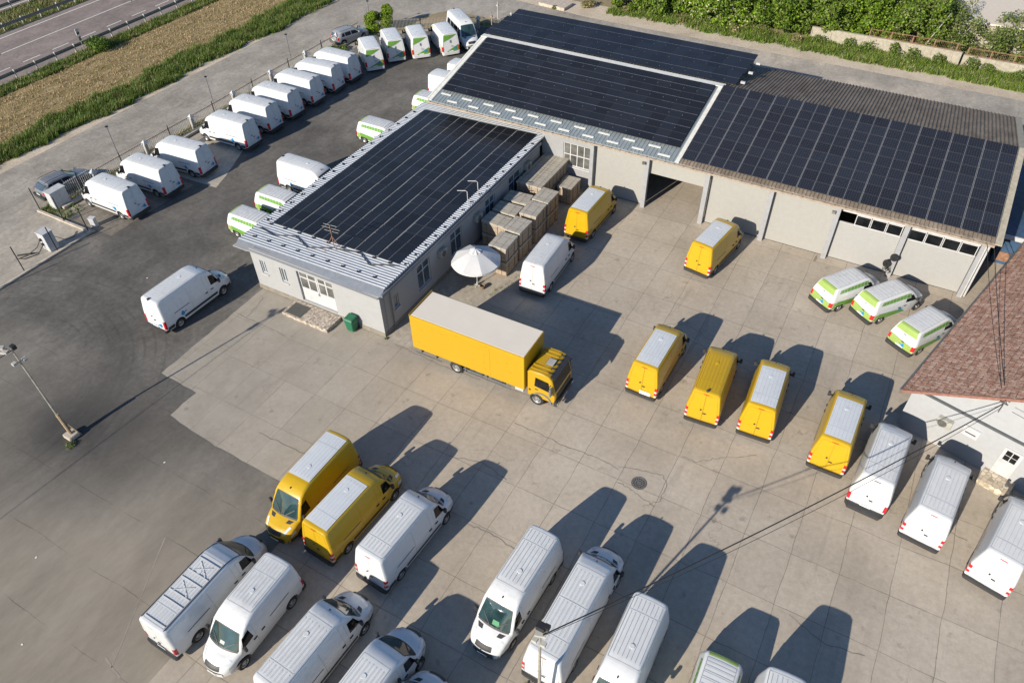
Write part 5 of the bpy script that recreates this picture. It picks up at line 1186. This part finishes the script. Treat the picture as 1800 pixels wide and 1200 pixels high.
# ------------------------------------------------------------------ parasol
a = empty('parasol', (-22.35, 33.9, .006), 0, 'white round parasol with a double canopy on a thin pole beside the office', 'parasol')
def canopy(r0, z0, r1, z1, n=8, val=.14):
    mb = MB(); top = []
    for i in range(n):
        a0, a1 = 2*math.pi*i/n, 2*math.pi*(i+1)/n; seg = 5
        rows = []
        for j in range(6):
            f = j/5; r = r0+(r1-r0)*f; z = z0+(z1-z0)*(f**1.25); row = []
            for q in range(seg+1):
                b = a0+(a1-a0)*q/seg; sag = math.sin(math.pi*q/seg)*f; rr = r*(1-.035*sag); row.append((rr*math.cos(b), rr*math.sin(b), z-.07*sag))
            rows.append(row)
        rows.append([(x*1.005, y*1.005, z-val) for x, y, z in rows[-1]])
        vs = [v for row in rows for v in row]; w_ = seg+1
        mb.add(vs, [(j*w_+q, j*w_+q+1, (j+1)*w_+q+1, (j+1)*w_+q) for j in range(len(rows)-1) for q in range(seg)])
    return mb
canopy(.28, 2.98, 1.72, 2.28).build('canopy', 'umbrella', a, fixn=False)
canopy(.03, 3.16, .42, 3.0, 8, .04).build('canopy_cap', 'umbrella', a, fixn=False)
MB().tube([(0, 0, 0), (0, 0, 3.12)], .026, 8).build('pole', 'white_frame', a)
MB().bx((-.28, -.05, 0), (.28, .05, .05)).bx((-.05, -.28, .0), (.05, .28, .048)).bx((-.05, -.05, .05), (.05, .05, .3)).build('base', 'hatch', a)
mb = MB()
for i in range(8): b = 2*math.pi*i/8; mb.tube([(0, 0, 2.4), (1.0*math.cos(b), 1.0*math.sin(b), 2.55)], .012, 4)
mb.build('rib', 'alu', a)
a = MB(); a.lathe([(0, .001), (0, .16), (.04, .17), (.30, .20), (.30, .17), (.06, .14)], (0, 0, 0), 'Z', 14); o = a.build('plant_pot', 'bark'); o.location = (-21.85, 33.75, .01); tag(o, 'small dark rusty pot next to the parasol base', 'pot')

# ------------------------------------------------------------------ porch, mat, bin, manhole
a = MB(); a.bx((-32.35, 25.0, 0), (-28.5, 26.50, .28)); o = a.build('doorstep', 'stone_mosaic', bevel=.015); tag(o, 'speckled stone doorstep in front of the white office entrance', 'doorstep')
a = MB(); a.bx((-32.15, 25.12, .282), (-30.85, 26.2, .30)); o = a.build('doormat', 'mat_grey'); tag(o, 'large dark grey doormat lying on the speckled doorstep', 'doormat')
a = empty('wheelie_bin', (-27.25, 26.1, 0), R(0), 'green wheeled rubbish bin against the front office wall', 'bin')
mb = MB(); b0, b1 = .26, .34
mb.add([(-b0, -b0, .06), (b0, -b0, .06), (b0, b0, .06), (-b0, b0, .06), (-b1, -b1, .98), (b1, -b1, .98), (b1, b1, .98), (-b1, b1, .98)], [(0, 3, 2, 1), (4, 5, 6, 7), (0, 1, 5, 4), (1, 2, 6, 5), (2, 3, 7, 6), (3, 0, 4, 7)]); mb.build('bin_body', 'bin_green', a, bevel=.03)
mb = MB(); mb.add([(-.37, -.38, 1.0), (.37, -.38, 1.0), (.37, .36, 1.04), (-.37, .36, 1.04), (-.30, -.30, 1.10), (.30, -.30, 1.10), (.30, .30, 1.15), (-.30, .30, 1.15)], [(0, 3, 2, 1), (4, 5, 6, 7), (0, 1, 5, 4), (1, 2, 6, 5), (2, 3, 7, 6), (3, 0, 4, 7)]); mb.build('lid', 'bin_green', a, bevel=.02)
mb = MB(); mb.lathe([(-.34, .0), (-.34, .1), (.34, .1), (.34, .0)], (0, .26, .10), 'Y', 14)
mb = MB(); [mb.tube([(s*.30, .27, .1), (s*.24, .27, .1)], .10, 12) for s in (-1, 1)]; mb.build('wheel', 'rubber', a)
mb = MB(); mb.tube([(-.3, .40, .95), (.3, .40, .95)], .02, 6); mb.build('handle', 'bin_green', a)
def manhole(x, y, r, lab):
    mb = MB(); mb.lathe([(.009, .001), (.012, r*.80), (.006, r*.82), (.006, r*.86), (.016, r*.88), (.016, r), (.0, r)], (0, 0, 0), 'Z', 32)
    for i in range(14): b = 2*math.pi*i/14; mb.box((math.cos(b)*r*.66, math.sin(b)*r*.66, .014), (.06, .06, .006), b, 1)
    for i in range(8): b = 2*math.pi*i/8; mb.box((math.cos(b)*r*.35, math.sin(b)*r*.35, .014), (.05, .05, .006), b, 1)
    o = mb.build('manhole_cover', ['iron', 'rubber']); o.location = (x, y, .004); tag(o, lab, 'manhole cover', 'manhole covers')
manhole(-6.06, 23.73, .42, 'round iron manhole cover in the open concrete yard')
manhole(-55.2, 25.95, .6, 'round worn manhole cover on the dark slab beside the black fence posts')

# ------------------------------------------------------------------ poles and cables
a = empty('light_pole', (-35.97, 11.15, 0), 0, 'tall leaning light pole on a concrete stub in the dark asphalt', 'light pole', 'light poles of the yard')
mb = MB(); mb.tube([(0, 0, .3), (-.30, .05, 1.6), (-.72, .12, 6.7)], [.07, .06, .045], 8); mb.build('pole', 'steel_pole', a)
mb = MB(); mb.tube([(.10, .0, 0), (-.25, .05, 1.8)], .10, 8); mb.tube([(.35, .35, 0), (-.2, .05, 1.5)], .05, 6); mb.build('timber_prop', 'wood_post', a)
MB().prism([(-.35, -.3), (.35, -.32), (.38, .3), (-.3, .34)], 0, .30).build('concrete_stub', 'kerb', a, bevel=.04)
mb = MB(); mb.tube([(-.72, .12, 6.55), (-1.05, -.1, 6.75)], .03, 6); mb.tube([(-.66, -.1, 5.78), (-.66, .35, 5.75)], .025, 6); mb.build('bracket', 'steel_pole', a)
for c_, d_, r_ in (((-1.15, -.18, 6.78), (.42, .26, .10), .6), ((-.85, -.2, 6.62), (.36, .22, .12), .4), ((-.60, .36, 5.75), (.22, .2, .16), 0), ((-.70, -.16, 5.8), (.22, .2, .16), 0)): mb = MB(); mb.box(c_, d_, r_); mb.build('lamp_head', 'white_post', a)
MB().box((-.62, .22, 6.75), (.25, .22, .25)).build('camera', 'black_metal', a)
a = empty('light_pole', (-5.42, 10.95, 0), 0, 'slim light pole with camera head standing among the near vans, holding the overhead cable', 'light pole', 'light poles of the yard')
MB().tube([(0, 0, 0), (-.02, 0, 6.7)], [.075, .05], 10).build('pole', 'steel_pole', a)
for c_, d_, r_ in (((-.05, .1, 6.75), (.42, .26, .12), .3), ((-.18, -.1, 6.5), (.2, .2, .16), 0), ((.18, -.1, 6.5), (.2, .2, .16), 0)): mb = MB(); mb.box(c_, d_, r_); mb.build('lamp_head', 'white_post', a)
mb = MB(); mb.box((-.1, .25, 6.98), (.34, .28, .26)); mb.box((.12, .3, 7.05), (.2, .2, .2)); mb.build('camera', 'black_metal', a)
def cable(name, p, q, sag, r, lab, n=24):
    p, q = Vector(p), Vector(q); pts = [p.lerp(q, i/n)-Vector((0, 0, sag*4*(i/n)*(1-i/n))) for i in range(n+1)]
    o = MB().tube(pts, r, 6).build(name, 'cable'); tag(o, lab, 'cable')
bw = loc2w(3.9, -.65)
cable('overhead_cable', (-5.35, 11.0, 6.85), (*bw, 5.3), .55, .028, 'thick black overhead cable from the near light pole to the tiled building')
cable('overhead_cable', (-36.65, 11.3, 6.6), (-38.6, -12, 6.5), .25, .02, 'thin black cable running off the leaning light pole past the left edge')
cable('overhead_cable', (-5.35, 11.0, 6.75), (bw[0], bw[1]-.1, 5.1), .95, .012, 'thin black overhead cable hanging just under the thick one')
cable('overhead_cable', (bw[0], bw[1], 5.35), (7.0, 48.3, 4.9), .35, .016, 'thin black cable looping across the roof tiles to the last warehouse door')
cable('overhead_cable', (bw[0]+.1, bw[1], 5.35), (7.5, 48.6, 4.6), .15, .022, 'black cable running over the roof tiles to the warehouse corner')
cable('overhead_cable', (bw[0]+.4, bw[1]-.4, 5.3), (20, 30, 5.2), .2, .014, 'black cable leaving the wall bracket towards the right edge')
def lamp(x, y, h_, lab):
    a = empty('fence_lamp', (x, y, 0), 0, lab, 'lamp post', 'slim lamps along the fence')
    MB().tube([(0, 0, 0), (0, 0, h_)], .035, 6).build('pole', 'alu', a); MB().lathe([(0, .001), (0, .06), (.06, .15), (.10, .15), (.14, .001)], (0, 0, h_), 'Z', 10).build('lamp_head', 'black_metal', a)
for x, y, l in ((-58.75, 33.74, 'slim grey lamp post behind the fence beside the second fence van'), (-58.45, 44.71, 'slim grey lamp post behind the fence by the middle of the van row'), (-58.44, 55.82, 'slim grey lamp post behind the fence near the last vans of the row'), (-56.66, 67.24, 'slim grey lamp post next to the conical shrubs')): lamp(x, y, 3.2, l)

# ------------------------------------------------------------------ fence along the street
FX = -57.4; py = [30.3, 35.65, 41.0, 46.35, 51.6, 56.9, 62.1]
onm = ['first', 'second', 'third', 'fourth', 'fifth', 'sixth', 'seventh']
def pillar(x, y, lab):
    a = empty('fence_pillar', (x, y, 0), 0, lab, 'pillar', 'fence pillars with white pyramid caps')
    MB().bx((-.14, -.14, 0), (.14, .14, 1.10)).build('shaft', 'hatch', a)
    mb = MB(); mb.add([(-.27, -.27, 1.10), (.27, -.27, 1.10), (.27, .27, 1.10), (-.27, .27, 1.10), (0, 0, 1.46)], [(0, 1, 4), (1, 2, 4), (2, 3, 4), (3, 0, 4), (3, 2, 1, 0)]); mb.build('cap', 'white_cab', a)
for i, y in enumerate(py): pillar(FX, y, f'fence pillar with white pyramid cap, {onm[i]} from the near end of the fence')
pillar(-46.0, 73.3, 'fence pillar with white pyramid cap standing past the minibus at the far corner')
def fence(p, q, lab, h=1.35, mat='alu', step=.16, post=True):
    p, q = Vector((*p, 0)), Vector((*q, 0)); d = q-p; L_ = d.length; rz = math.atan2(d.y, d.x)
    a = empty('metal_fence', tuple(p), rz, lab, 'fence', 'metal fence panels along the street')
    mb = MB(); x = .1
    while x < L_-.05: mb.bx((x-.012, -.012, .12), (x+.012, .012, h)); x += step
    mb.build('pickets', 'white_post' if mat == 'alu' else mat, a); MB().bx((0, .014, h-.16), (L_, .05, h-.10)).bx((0, .014, .25), (L_, .05, .31)).build('rails', 'rust' if mat == 'alu' else mat, a)
    if post: MB().bx((L_/2-.03, -.05, 0), (L_/2+.03, .0, h+.22)).build('post', 'black_metal', a)
ys = [27.6]+py+[66.2]
for i in range(len(ys)-1):
    a0 = ys[i]+(.25 if i else 0); a1 = ys[i+1]-.25
    fence((FX, a0), (FX, a1), ('white barred gate panel beside the dark grey car' if i == 0 else f'metal fence panel just past the {onm[i-1]} pillar from the near end'), 1.62 if i == 0 else 1.35, 'white_frame' if i == 0 else 'alu', .17)
fence((-57.0, 66.6), (-46.3, 73.2), 'metal fence panel slanting behind the green-striped vans and the minibus')
fence((-45.6, 73.6), (-36.0, 74.6), 'far fence panel beyond the corner pillar')
# black posts and cabinets at the gate
for i, (x, y, h_) in enumerate(((-58.09, 25.30, 2.08), (-55.08, 25.22, 2.16), (-52.21, 25.2, 2.12), (-52.25, 19.68, 2.14), (-52.25, 22.46, 2.08), (-52.25, 16.9, 2.1))):
    lab = ['at the street end of the low kerb', 'in the middle of the low kerb', 'at the yard end of the low kerb by a small box', 'on the long kerb left of the charging cabinet', 'on the long kerb in front of the charging cabinet', 'nearest the left edge on the long kerb'][i]
    o = MB().bx((-.03, -.03, 0), (.03, .03, h_)).build('fence_post', 'black_metal'); o.location = (x, y, .1); tag(o, 'thin black fence post '+lab, 'post', 'thin black fence posts')
a = empty('electrical_cabinet', (-57.3, 26.7, 0), 0, 'large white electrical cabinet in front of the barred gate panel', 'cabinet')
MB().bx((-.42, -.70, 0), (.32, .68, 1.5)).build('casing', 'white_cab', a, bevel=.02); MB().bx((-.46, -.74, 1.5), (.36, .72, 1.56)).build('top', 'white_frame', a); MB().bx((.322, -.02, .1), (.33, 0, 1.45)).build('door_seam', 'seam_and_shade', a)
a = empty('charging_cabinet', (-52.95, 22.5, .02), 0, 'white charging cabinet with black cables on the pale paving by the long kerb', 'cabinet')
MB().bx((-.42, -.38, 0), (.42, .38, 1.5)).build('casing', 'white_cab', a, bevel=.02); MB().bx((-.46, -.42, 1.5), (.46, .42, 1.57)).build('top', 'white_frame', a)
mb = MB(); mb.box((-.1, -.44, 1.0), (.16, .12, .2)); mb.box((-.1, -.44, .6), (.16, .12, .2)); mb.build('plug_holder', 'black_metal', a)
mb = MB(); mb.tube([(-.1, -.5, 1.0), (-.3, -.8, .5), (-.7, -1.5, .1), (-1.0, -2.1, .05), (-.6, -1.9, .04), (-.2, -1.0, .05), (-.1, -.5, .5)], .03, 6); mb.tube([(.2, .42, .9), (.5, 1.0, .3), (.3, 1.7, .04), (-.2, 2.3, .04)], .025, 6); mb.build('charging_cable', 'cable', a)
mb = MB(); mb.tube([(-.5, -1.1, .10), (-1.4, -1.9, .08)], .06, 8); mb.build('cable_sleeve', 'cable', a)
a = empty('meter_box', (-52.5, 26.0, 0), R(20), 'small grey-white box behind the yard-end fence post', 'box'); MB().bx((-.22, -.18, 0), (.22, .18, .75)).build('casing', 'white_cab', a, bevel=.02); MB().bx((-.25, -.21, .75), (.25, .21, .79)).build('lid', 'white_frame', a)

# ------------------------------------------------------------------ motorway guard rails and sign
def guard(x, y0, y1, lab, side):
    a = empty('guard_rail', (x, 0, 0), 0, lab, 'guard rail', 'motorway guard rails')
    mb = MB()
    for z in (.50, .62, .74): mb.bx((side*.05, y0, z-.05), (side*.09, y1, z+.05))
    mb.bx((side*.03, y0, .56), (side*.05, y1, .68)); mb.build('rail', 'steel_guard', a); k = 0; y = y0+.7; pm = MB().bx((-.07, -.05, 0), (.05, .05, .74)).bx((-.12, -.06, .74), (.08, .06, .92)).mesh('post', ['white_post'])
    while y < y1 and k < 60: o = bpy.data.objects.new('post', pm); C.objects.link(o); o.parent = a; o.location = (0, y, 0); y += 2.42; k += 1
guard(-82.3, 25, 105, 'grey guard rail with pale posts between the motorway and the dry field', -1)
guard(-95.1, 30, 110, 'grey guard rail on the near side of the grassy motorway median', 1)
guard(-101.0, 35, 110, 'grey guard rail on the far side of the grassy motorway median', -1)
a = empty('kilometre_sign', (-81.35, 47.9, 0), R(20), 'small white and black sign on a post beside the motorway guard rail', 'sign')
MB().tube([(0, 0, 0), (0, 0, 2.6)], .035, 6).build('pole', 'steel_pole', a); MB().bx((-.03, -.25, 1.9), (.03, .25, 2.6)).build('sign_plate', 'white_frame', a); MB().bx((.031, -.22, 2.0), (.036, .22, 2.2)).build('sign_band', 'black_metal', a); MB().bx((-.03, -.2, 1.3), (.03, .2, 1.75)).build('lower_plate', 'steel_guard', a)

# ------------------------------------------------------------------ far corner: poles, slab, wall
for x, y, h_, m, lab in ((-43.65, 72.37, 2.6, 'wood_post', 'short brown wooden pole between the minibus and the warehouse gable'), (-45.24, 76.45, 2.1, 'white_post', 'thin white pole at the far corner of the yard, by the street'), (-43.85, 77.15, .95, 'white_post', 'low white post by the far street corner'), (-42.6, 76.9, .9, 'white_post', 'low white marker just behind the solar panel corner')):
    mb = MB(); mb.tube([(0, 0, 0), (0, 0, h_)], [.07, .05], 8); mb.box((0, 0, h_*.8), (.22, .22, .16)); o = mb.build('post', m); o.location = (x, y, 0); tag(o, lab, 'post')
o = MB().prism([(-43.2, 82.75), (-39.56, 82.35), (-39.4, 84.4), (-43.2, 85.2)], -.02, .34).build('concrete_slab', 'kerb', bevel=.03); tag(o, 'low concrete slab on the sandy roadside at the top of the photo', 'slab')
mb = MB(); mb.bx((-12.0, 87.15, 0), (2.9, 87.45, 1.35)); mb.bx((3.1, 87.15, 0), (30, 87.45, 1.15))
for i in range(22): x = -12+i*2.0; mb.bx((x, 87.08, 0), (x+.12, 87.149, 1.1))
o = mb.build('boundary_wall', 'wall_block'); tag(o, 'weathered pale block wall along the back road under the trees', 'wall')
for k, (x0, x1) in enumerate(((-6.2, 2.7), (3.3, 14))):
    a = empty('railing', (x0, 87.3, 1.16 if k else 1.36), 0, ['rusty orange railing on the boundary wall, left section', 'rusty orange railing on the boundary wall, right section cut by the photo edge'][k], 'railing', 'rusty railings on the boundary wall')
    L_ = x1-x0; MB().bx((0, -.02, .70), (L_, .02, .75)).bx((0, -.02, .03), (L_, .02, .07)).build('rails', 'rust', a)
    for i in range(int(L_/2.1)+1): MB().bx((i*2.1, -.04, 0), (i*2.1+.1, .04, .78)).build('post', 'rust', a)
    mb = MB(); x = .2
    while x < L_: mb.bx((x, -.005, .07), (x+.012, .005, .70)); x += .16
    mb.build('bars', 'rust', a)
a = empty('far_house', (8, 103, 0), 0, 'pale flat-roofed building behind the trees at the top right corner', 'building')
mb = MB(); mb.bx((-9, -5, 0), (24, 12, 2.4)); mb.build('wall', 'wall_block', a); MB().bx((-9.3, -5.3, 2.41), (24.3, 12, 2.62)).build('roof', 'pale_roof', a); MB().bx((-2, -5.01, .5), (2, -4.99, 1.6)).build('window', 'glass_dark', a)
a.location = (10, 98, 0)

# ------------------------------------------------------------------ vegetation
def leaf_cloud(centers, radii, n, size, mats, probs, squash=1.0, shell=.55, up=0.0):
    """n leaf-sized quads spread through lumps"""
    ci = rng.integers(0, len(centers), n); c = np.array(centers)[ci]; r = np.array(radii)[ci]
    d = rng.normal(size=(n, 3)); d /= np.linalg.norm(d, axis=1)[:, None]
    rad = shell+(1-shell)*rng.random(n)**.6
    p = c+d*(r*rad)[:, None]*np.array([1, 1, squash])
    nrm = d*.7+rng.normal(size=(n, 3))*.7+np.array([0, 0, up]); nrm /= np.linalg.norm(nrm, axis=1)[:, None]
    t1 = np.cross(nrm, rng.normal(size=(n, 3))); t1 /= np.linalg.norm(t1, axis=1)[:, None]; t2 = np.cross(nrm, t1)
    s = size*(.6+.8*rng.random(n))[:, None]
    v = np.stack([p-t1*s*.5, p+t2*s*.38, p+t1*s*.5, p-t2*s*.38], 1).reshape(-1, 3)
    return v, rng.choice(len(mats), n, p=probs)
def np_mesh(name, v, mi, mats, k=4):
    n = len(v)//k; me = bpy.data.meshes.new(name); me.vertices.add(len(v)); me.vertices.foreach_set('co', v.astype(np.float32).ravel())
    me.loops.add(n*k); me.loops.foreach_set('vertex_index', np.arange(n*k, dtype=np.int32)); me.polygons.add(n)
    me.polygons.foreach_set('loop_start', np.arange(0, n*k, k, dtype=np.int32)); 
    for m in mats: me.materials.append(M[m])
    me.polygons.foreach_set('material_index', mi.astype(np.int32)); me.update(calc_edges=True); return me
def tree(x, y, h, rad, n, mats, probs, lab, name='broadleaf_tree', cat='tree', group=None, size=.26, squash=.9, trunk='bark', lean=(0, 0), lumps=46, low=.06):
    a = empty(name, (x, y, 0), 0, lab, cat, group); r_ = random.Random(int(x*31+y*17))
    cs = []; rs = []
    for i in range(lumps):
        b = r_.uniform(0, 6.283); q = r_.uniform(0, 1)**.6*rad*.8; z = h*r_.uniform(low, .92); q *= 1-.35*max(0, (z/h-.5))
        cs.append((lean[0]*z/h+q*math.cos(b), lean[1]*z/h+q*math.sin(b), z)); rs.append(rad*r_.uniform(.14, .34))
    cs.append((lean[0], lean[1], h*.6)); rs.append(rad*.42)
    v, mi = leaf_cloud(cs, rs, n, size, mats, probs, squash, shell=.8, up=.5); v[:, 2] = np.maximum(v[:, 2], .02)
    o = bpy.data.objects.new('crown', np_mesh('crown', v, mi, mats)); C.objects.link(o); o.parent = a
    mb = MB(); mb.tube([(0, 0, 0), (lean[0]*.3, lean[1]*.3, h*.35), (lean[0]*.8, lean[1]*.8, h*.8)], [.05+h*.022, .04+h*.014, .02], 7)
    for c in cs[:7]: mb.tube([(lean[0]*.25, lean[1]*.25, h*.28), ((c[0]+lean[0])*.5, (c[1]+lean[1])*.5, c[2]*.8), c], [.03+h*.008, .03, .012], 5)
    mb.build('trunk', trunk, a)
GT = 'trees along the back road'
place_txt = ['above the low slab end of the back road', 'left of the white-blossomed one', 'with white blossom, left of centre in the grove', 'with white blossom, right of the other blossoming one', 'in the middle of the grove', 'bright green, right of the middle', 'large, above the left end of the boundary wall', 'large, leaning over the rusty railing']
i = 0
trees = [(-33.5, 87.4, 3.6, 3.0, 4600, 'leaf_mid'), (-29.3, 88.2, 4.6, 3.4, 5200, 'leaf_bright'), (-24.8, 88.0, 4.8, 3.4, 5200, 'leaf_bright'), (-20.3, 88.5, 5.0, 3.5, 5200, 'leaf_bright'), (-15.9, 88.5, 5.4, 3.6, 5600, 'leaf_mid'), (-11.4, 89.2, 5.6, 3.7, 6000, 'leaf_mid'), (-6.6, 89.8, 5.8, 3.9, 7000, 'leaf_bright'), (-2.2, 90.6, 5.8, 3.8, 7000, 'leaf_bright')]
for k, (x, y, h_, r_, n, m) in enumerate(trees):
    o2 = 'leaf_mid' if m == 'leaf_bright' else 'leaf_bright'; ms = [m, o2, 'leaf_olive']; pr = [[.62, .26, .12], [.35, .35, .30], [.55, .35, .10], [.3, .3, .4]][k % 4]
    if k in (2, 3): ms = [m, o2, 'blossom']; pr = [.62, .26, .12]
    tree(x, y, h_, r_, int(n*2.2), ms, pr, 'dense green tree '+place_txt[k], group=GT, size=.22)
back = [(-31, 94.5), (-25.5, 95), (-20, 95.5), (-14.5, 95.5), (-9, 96), (-3.5, 96.5)]
for k, (x, y) in enumerate(back): tree(x, y, 6.2, 4.2, 9000, ['leaf_bright', 'leaf_mid', 'leaf_olive'], [.4, .4, .2], f'tree in the rear line of the grove at the top edge, {onm[k]} from the left', group='rear trees of the grove', size=.25)
for k, (x, y, h_, r_) in enumerate(((1.8, 90.3, 3.8, 2.3), (5.2, 90.0, 3.4, 2.2), (8.6, 90.2, 3.6, 2.3), (12.2, 90.4, 3.8, 2.4), (1.0, 93.5, 4.4, 2.6), (6.4, 94.0, 3.6, 2.4))):
    tree(x, y, h_, r_, 3600, ['leaf_olive', 'leaf_mid'], [.65, .35], f'thin olive-green young tree behind the rusty railing, {["leftmost", "second", "third", "rightmost"][k] if k < 4 else ["rear left", "rear right"][k-4]}', group='thin young trees behind the railing', size=.17, trunk='bark_pale', lean=(.5, .3))
mb = MB(); mb.tube([(0, 0, 0), (.6, .4, 1.8), (1.6, 1.2, 4.2)], [.10, .07, .03], 7); o = mb.build('bare_trunk', 'bark_pale'); o.location = (-1.0, 88.0, 0); tag(o, 'bare pale leaning trunk rising behind the rusty railing', 'tree trunk')
for k, (x, y, h_) in enumerate(((-56.3, 67.35, 2.1), (-55.15, 68.45, 2.5))):
    a = empty('conical_shrub', (x, y, 0), 0, ['left, shorter one of two bright green conical shrubs behind the first green-striped van', 'right, taller one of two bright green conical shrubs behind the first green-striped van'][k], 'shrub', 'conical shrubs')
    cs = [(random.uniform(-.45, .45), random.uniform(-.45, .45), h_*q) for q in (.12, .2, .3, .38, .45, .55, .6, .7, .75, .82, .9, .97)]; v, mi = leaf_cloud(cs, [.7, .75, .7, .6, .75, .6, .65, .6, .5, .5, .42, .3], 5200, .14, ['leaf_lime', 'leaf_bright'], [.75, .25], 1)
    v[:, 2] = np.maximum(v[:, 2], .02); o = bpy.data.objects.new('foliage', np_mesh('foliage', v, mi, ['leaf_lime', 'leaf_bright'])); C.objects.link(o); o.parent = a
    MB().tube([(0, 0, 0), (0, 0, h_*.8)], .05, 6).build('stem', 'bark', a)
def bush(x, y, r, h_, n, mats, lab, group=None, size=.14):
    cs = [(random.uniform(-r, r)*.5, random.uniform(-r, r)*.5, h_*random.uniform(.3, .6)) for _ in range(6)]
    v, mi = leaf_cloud(cs, [r*.6]*6, n, size, mats, [1/len(mats)]*len(mats), h_/r*.8); v[:, 2] = np.maximum(v[:, 2], .01)
    o = bpy.data.objects.new('bush', np_mesh('bush', v, mi, mats)); C.objects.link(o); o.location = (x, y, 0); tag(o, lab, 'bush', group)
bush(-80.6, 49.3, 1.7, 1.3, 2600, ['grass_green', 'leaf_mid'], 'round green bush by the small motorway sign')
bush(-56.4, 60.9, 1.0, .5, 1200, ['leaf_olive', 'leaf_mid'], 'low dark bush between the fence and the first green-striped van')
bush(-52.6, 69.5, .6, .7, 700, ['leaf_mid', 'leaf_olive'], 'small round bush behind the second green-striped van')
bush(-37.6, 85.0, 1.0, .8, 900, ['leaf_olive', 'grass_dry'], 'dry scrub at the left end of the grove by the concrete slab')
bush(-40.9, 82.6, .35, .5, 260, ['leaf_olive'], 'small weed growing beside the concrete slab')
def grass(name, lab, boxes, dens, hgt, mats, probs, wd=.035, clump=.0, shape=None):
    vs = []; ms = []
    for (x0, x1, y0, y1) in boxes:
        n = int((x1-x0)*(y1-y0)*dens); x = rng.uniform(x0, x1, n); y = rng.uniform(y0, y1, n)
        lump = .55+.45*np.sin(x*1.9+1.3*np.sin(y*.7))*np.sin(y*1.3+1.7*np.sin(x*.9))
        if shape is not None:
            k = shape(x, y); x, y, lump = x[k], y[k], lump[k]; n = len(x)
        keep = rng.random(n) < np.clip(lump+.35, 0, 1); x, y, lump = x[keep], y[keep], lump[keep]; n = len(x)
        h = hgt*(.35+.5*rng.random(n)+.5*np.clip(lump, 0, 1)); b = rng.uniform(0, 6.283, n); l = rng.uniform(.15, .75, n)*h; w2 = wd*(.6+.8*rng.random(n))*(1+h)
        px, py_ = np.cos(b), np.sin(b); z0 = np.zeros(n)-.01
        a = np.stack([x-py_*w2, y+px*w2, z0], 1); c = np.stack([x+py_*w2, y-px*w2, z0], 1); d = np.stack([x+px*l, y+py_*l, h], 1)
        vs.append(np.stack([a, c, d], 1).reshape(-1, 3)); ms.append(rng.choice(len(mats), n, p=probs))
    o = bpy.data.objects.new(name, np_mesh(name, np.concatenate(vs), np.concatenate(ms), mats, 3)); C.objects.link(o); tag(o, lab, 'grass', None, 'stuff')
wob = lambda y: .25*np.sin(y*.31+1)+.2*np.sin(y*.83)+.14*np.sin(y*2.1+2)+.10*np.sin(y*4.7)+.08*np.sin(y*9.1+1)
edge = lambda x, y: (x > -70.9+wob(y*1.3+5)*1.3+rng.normal(size=len(x))*.2) & (x < -67.5+wob(y)+rng.normal(size=len(x))*.12+(y-28)*.025)
grass('tall_grass', 'tall green weeds along the street edge of the dry field', [(-72.6, -65.6, 12, 88)], 260, .52, ['grass_green', 'leaf_mid', 'grass_dry', 'leaf_olive'], [.5, .26, .08, .16], .026, shape=edge)
grass('grass_verge', 'green grass strip under the motorway guard rail', [(-81.9, -79.7, 20, 95)], 170, .38, ['grass_green', 'leaf_mid', 'grass_dry'], [.6, .25, .15], .028)
grass('median_grass', 'rough grass on the motorway median', [(-101, -95, 35, 95)], 70, .3, ['leaf_olive', 'grass_green', 'grass_dry'], [.4, .3, .3], .03)
grass('field_stubble', 'dry straw stubble covering the field', [(-80.2, -70.5, 15, 88)], 38, .16, ['grass_dry', 'leaf_olive', 'grass_green'], [.88, .09, .03], .035)
grass('roadside_grass', 'fresh green grass along the foot of the grove and the boundary wall', [(-35, 32, 83.4, 87.1)], 170, .42, ['grass_green', 'leaf_bright', 'grass_dry', 'leaf_olive'], [.5, .25, .1, .15], .03, shape=lambda x, y: y > 84.3+wob(x*1.4)*.9-.022*(x+35)+rng.normal(size=len(x))*.15)
grass('fence_grass', 'short grass between the fence and its kerb', [(-58.15, -57.0, 25.4, 66)], 60, .28, ['grass_green', 'leaf_olive', 'grass_dry'], [.5, .3, .2], .03)
grass('corner_grass', 'grass around the white cabinet and the far corner', [(-58.3, -55.2, 25.4, 27.4), (-46.5, -36, 74, 75.6)], 70, .35, ['grass_green', 'leaf_olive'], [.6, .4], .03)
grass('paving_weeds', 'weeds growing in the paving edge beside the crates and the parasol', [(-21.9, -20.2, 33.0, 36.2)], 70, .18, ['grass_green', 'leaf_mid'], [.6, .4], .02, shape=lambda x, y: abs((x+20.35)-(y-35.5)*.31) < .16)
for k in range(9):
    bush(-10.5+k*2.35+random.uniform(-.5, .5), 86.55+random.uniform(-.2, .2), random.uniform(.6, 1.1), random.uniform(.8, 1.5), 520, ['leaf_mid', 'leaf_olive', 'grass_green'], f'leafy bush growing against the pale boundary wall, {(onm+["eighth", "ninth"])[k]} from the left', 'bushes against the boundary wall', .15)
for k in range(7):
    bush(-33+k*3.3, 85.6, random.uniform(.5, .9), random.uniform(.4, .8), 300, [['leaf_olive', 'grass_dry'], ['leaf_mid', 'leaf_olive']][k % 2], f'scrubby bush at the foot of the grove, {onm[k]} from the left', 'scrub at the foot of the grove', .15)
for x, y, lab, r in ((-35.5, 10.6, 'tuft of weeds at the foot of the leaning light pole', .35), (-24.75, 26.45, 'small tuft of weeds at the front right office corner', .12), (-6.1, 11.2, 'clump of weeds at the foot of the near light pole', .4)):
    bush(x, y, r, r*.7, 220, ['grass_green', 'leaf_olive'], lab, 'weed tufts', .07)
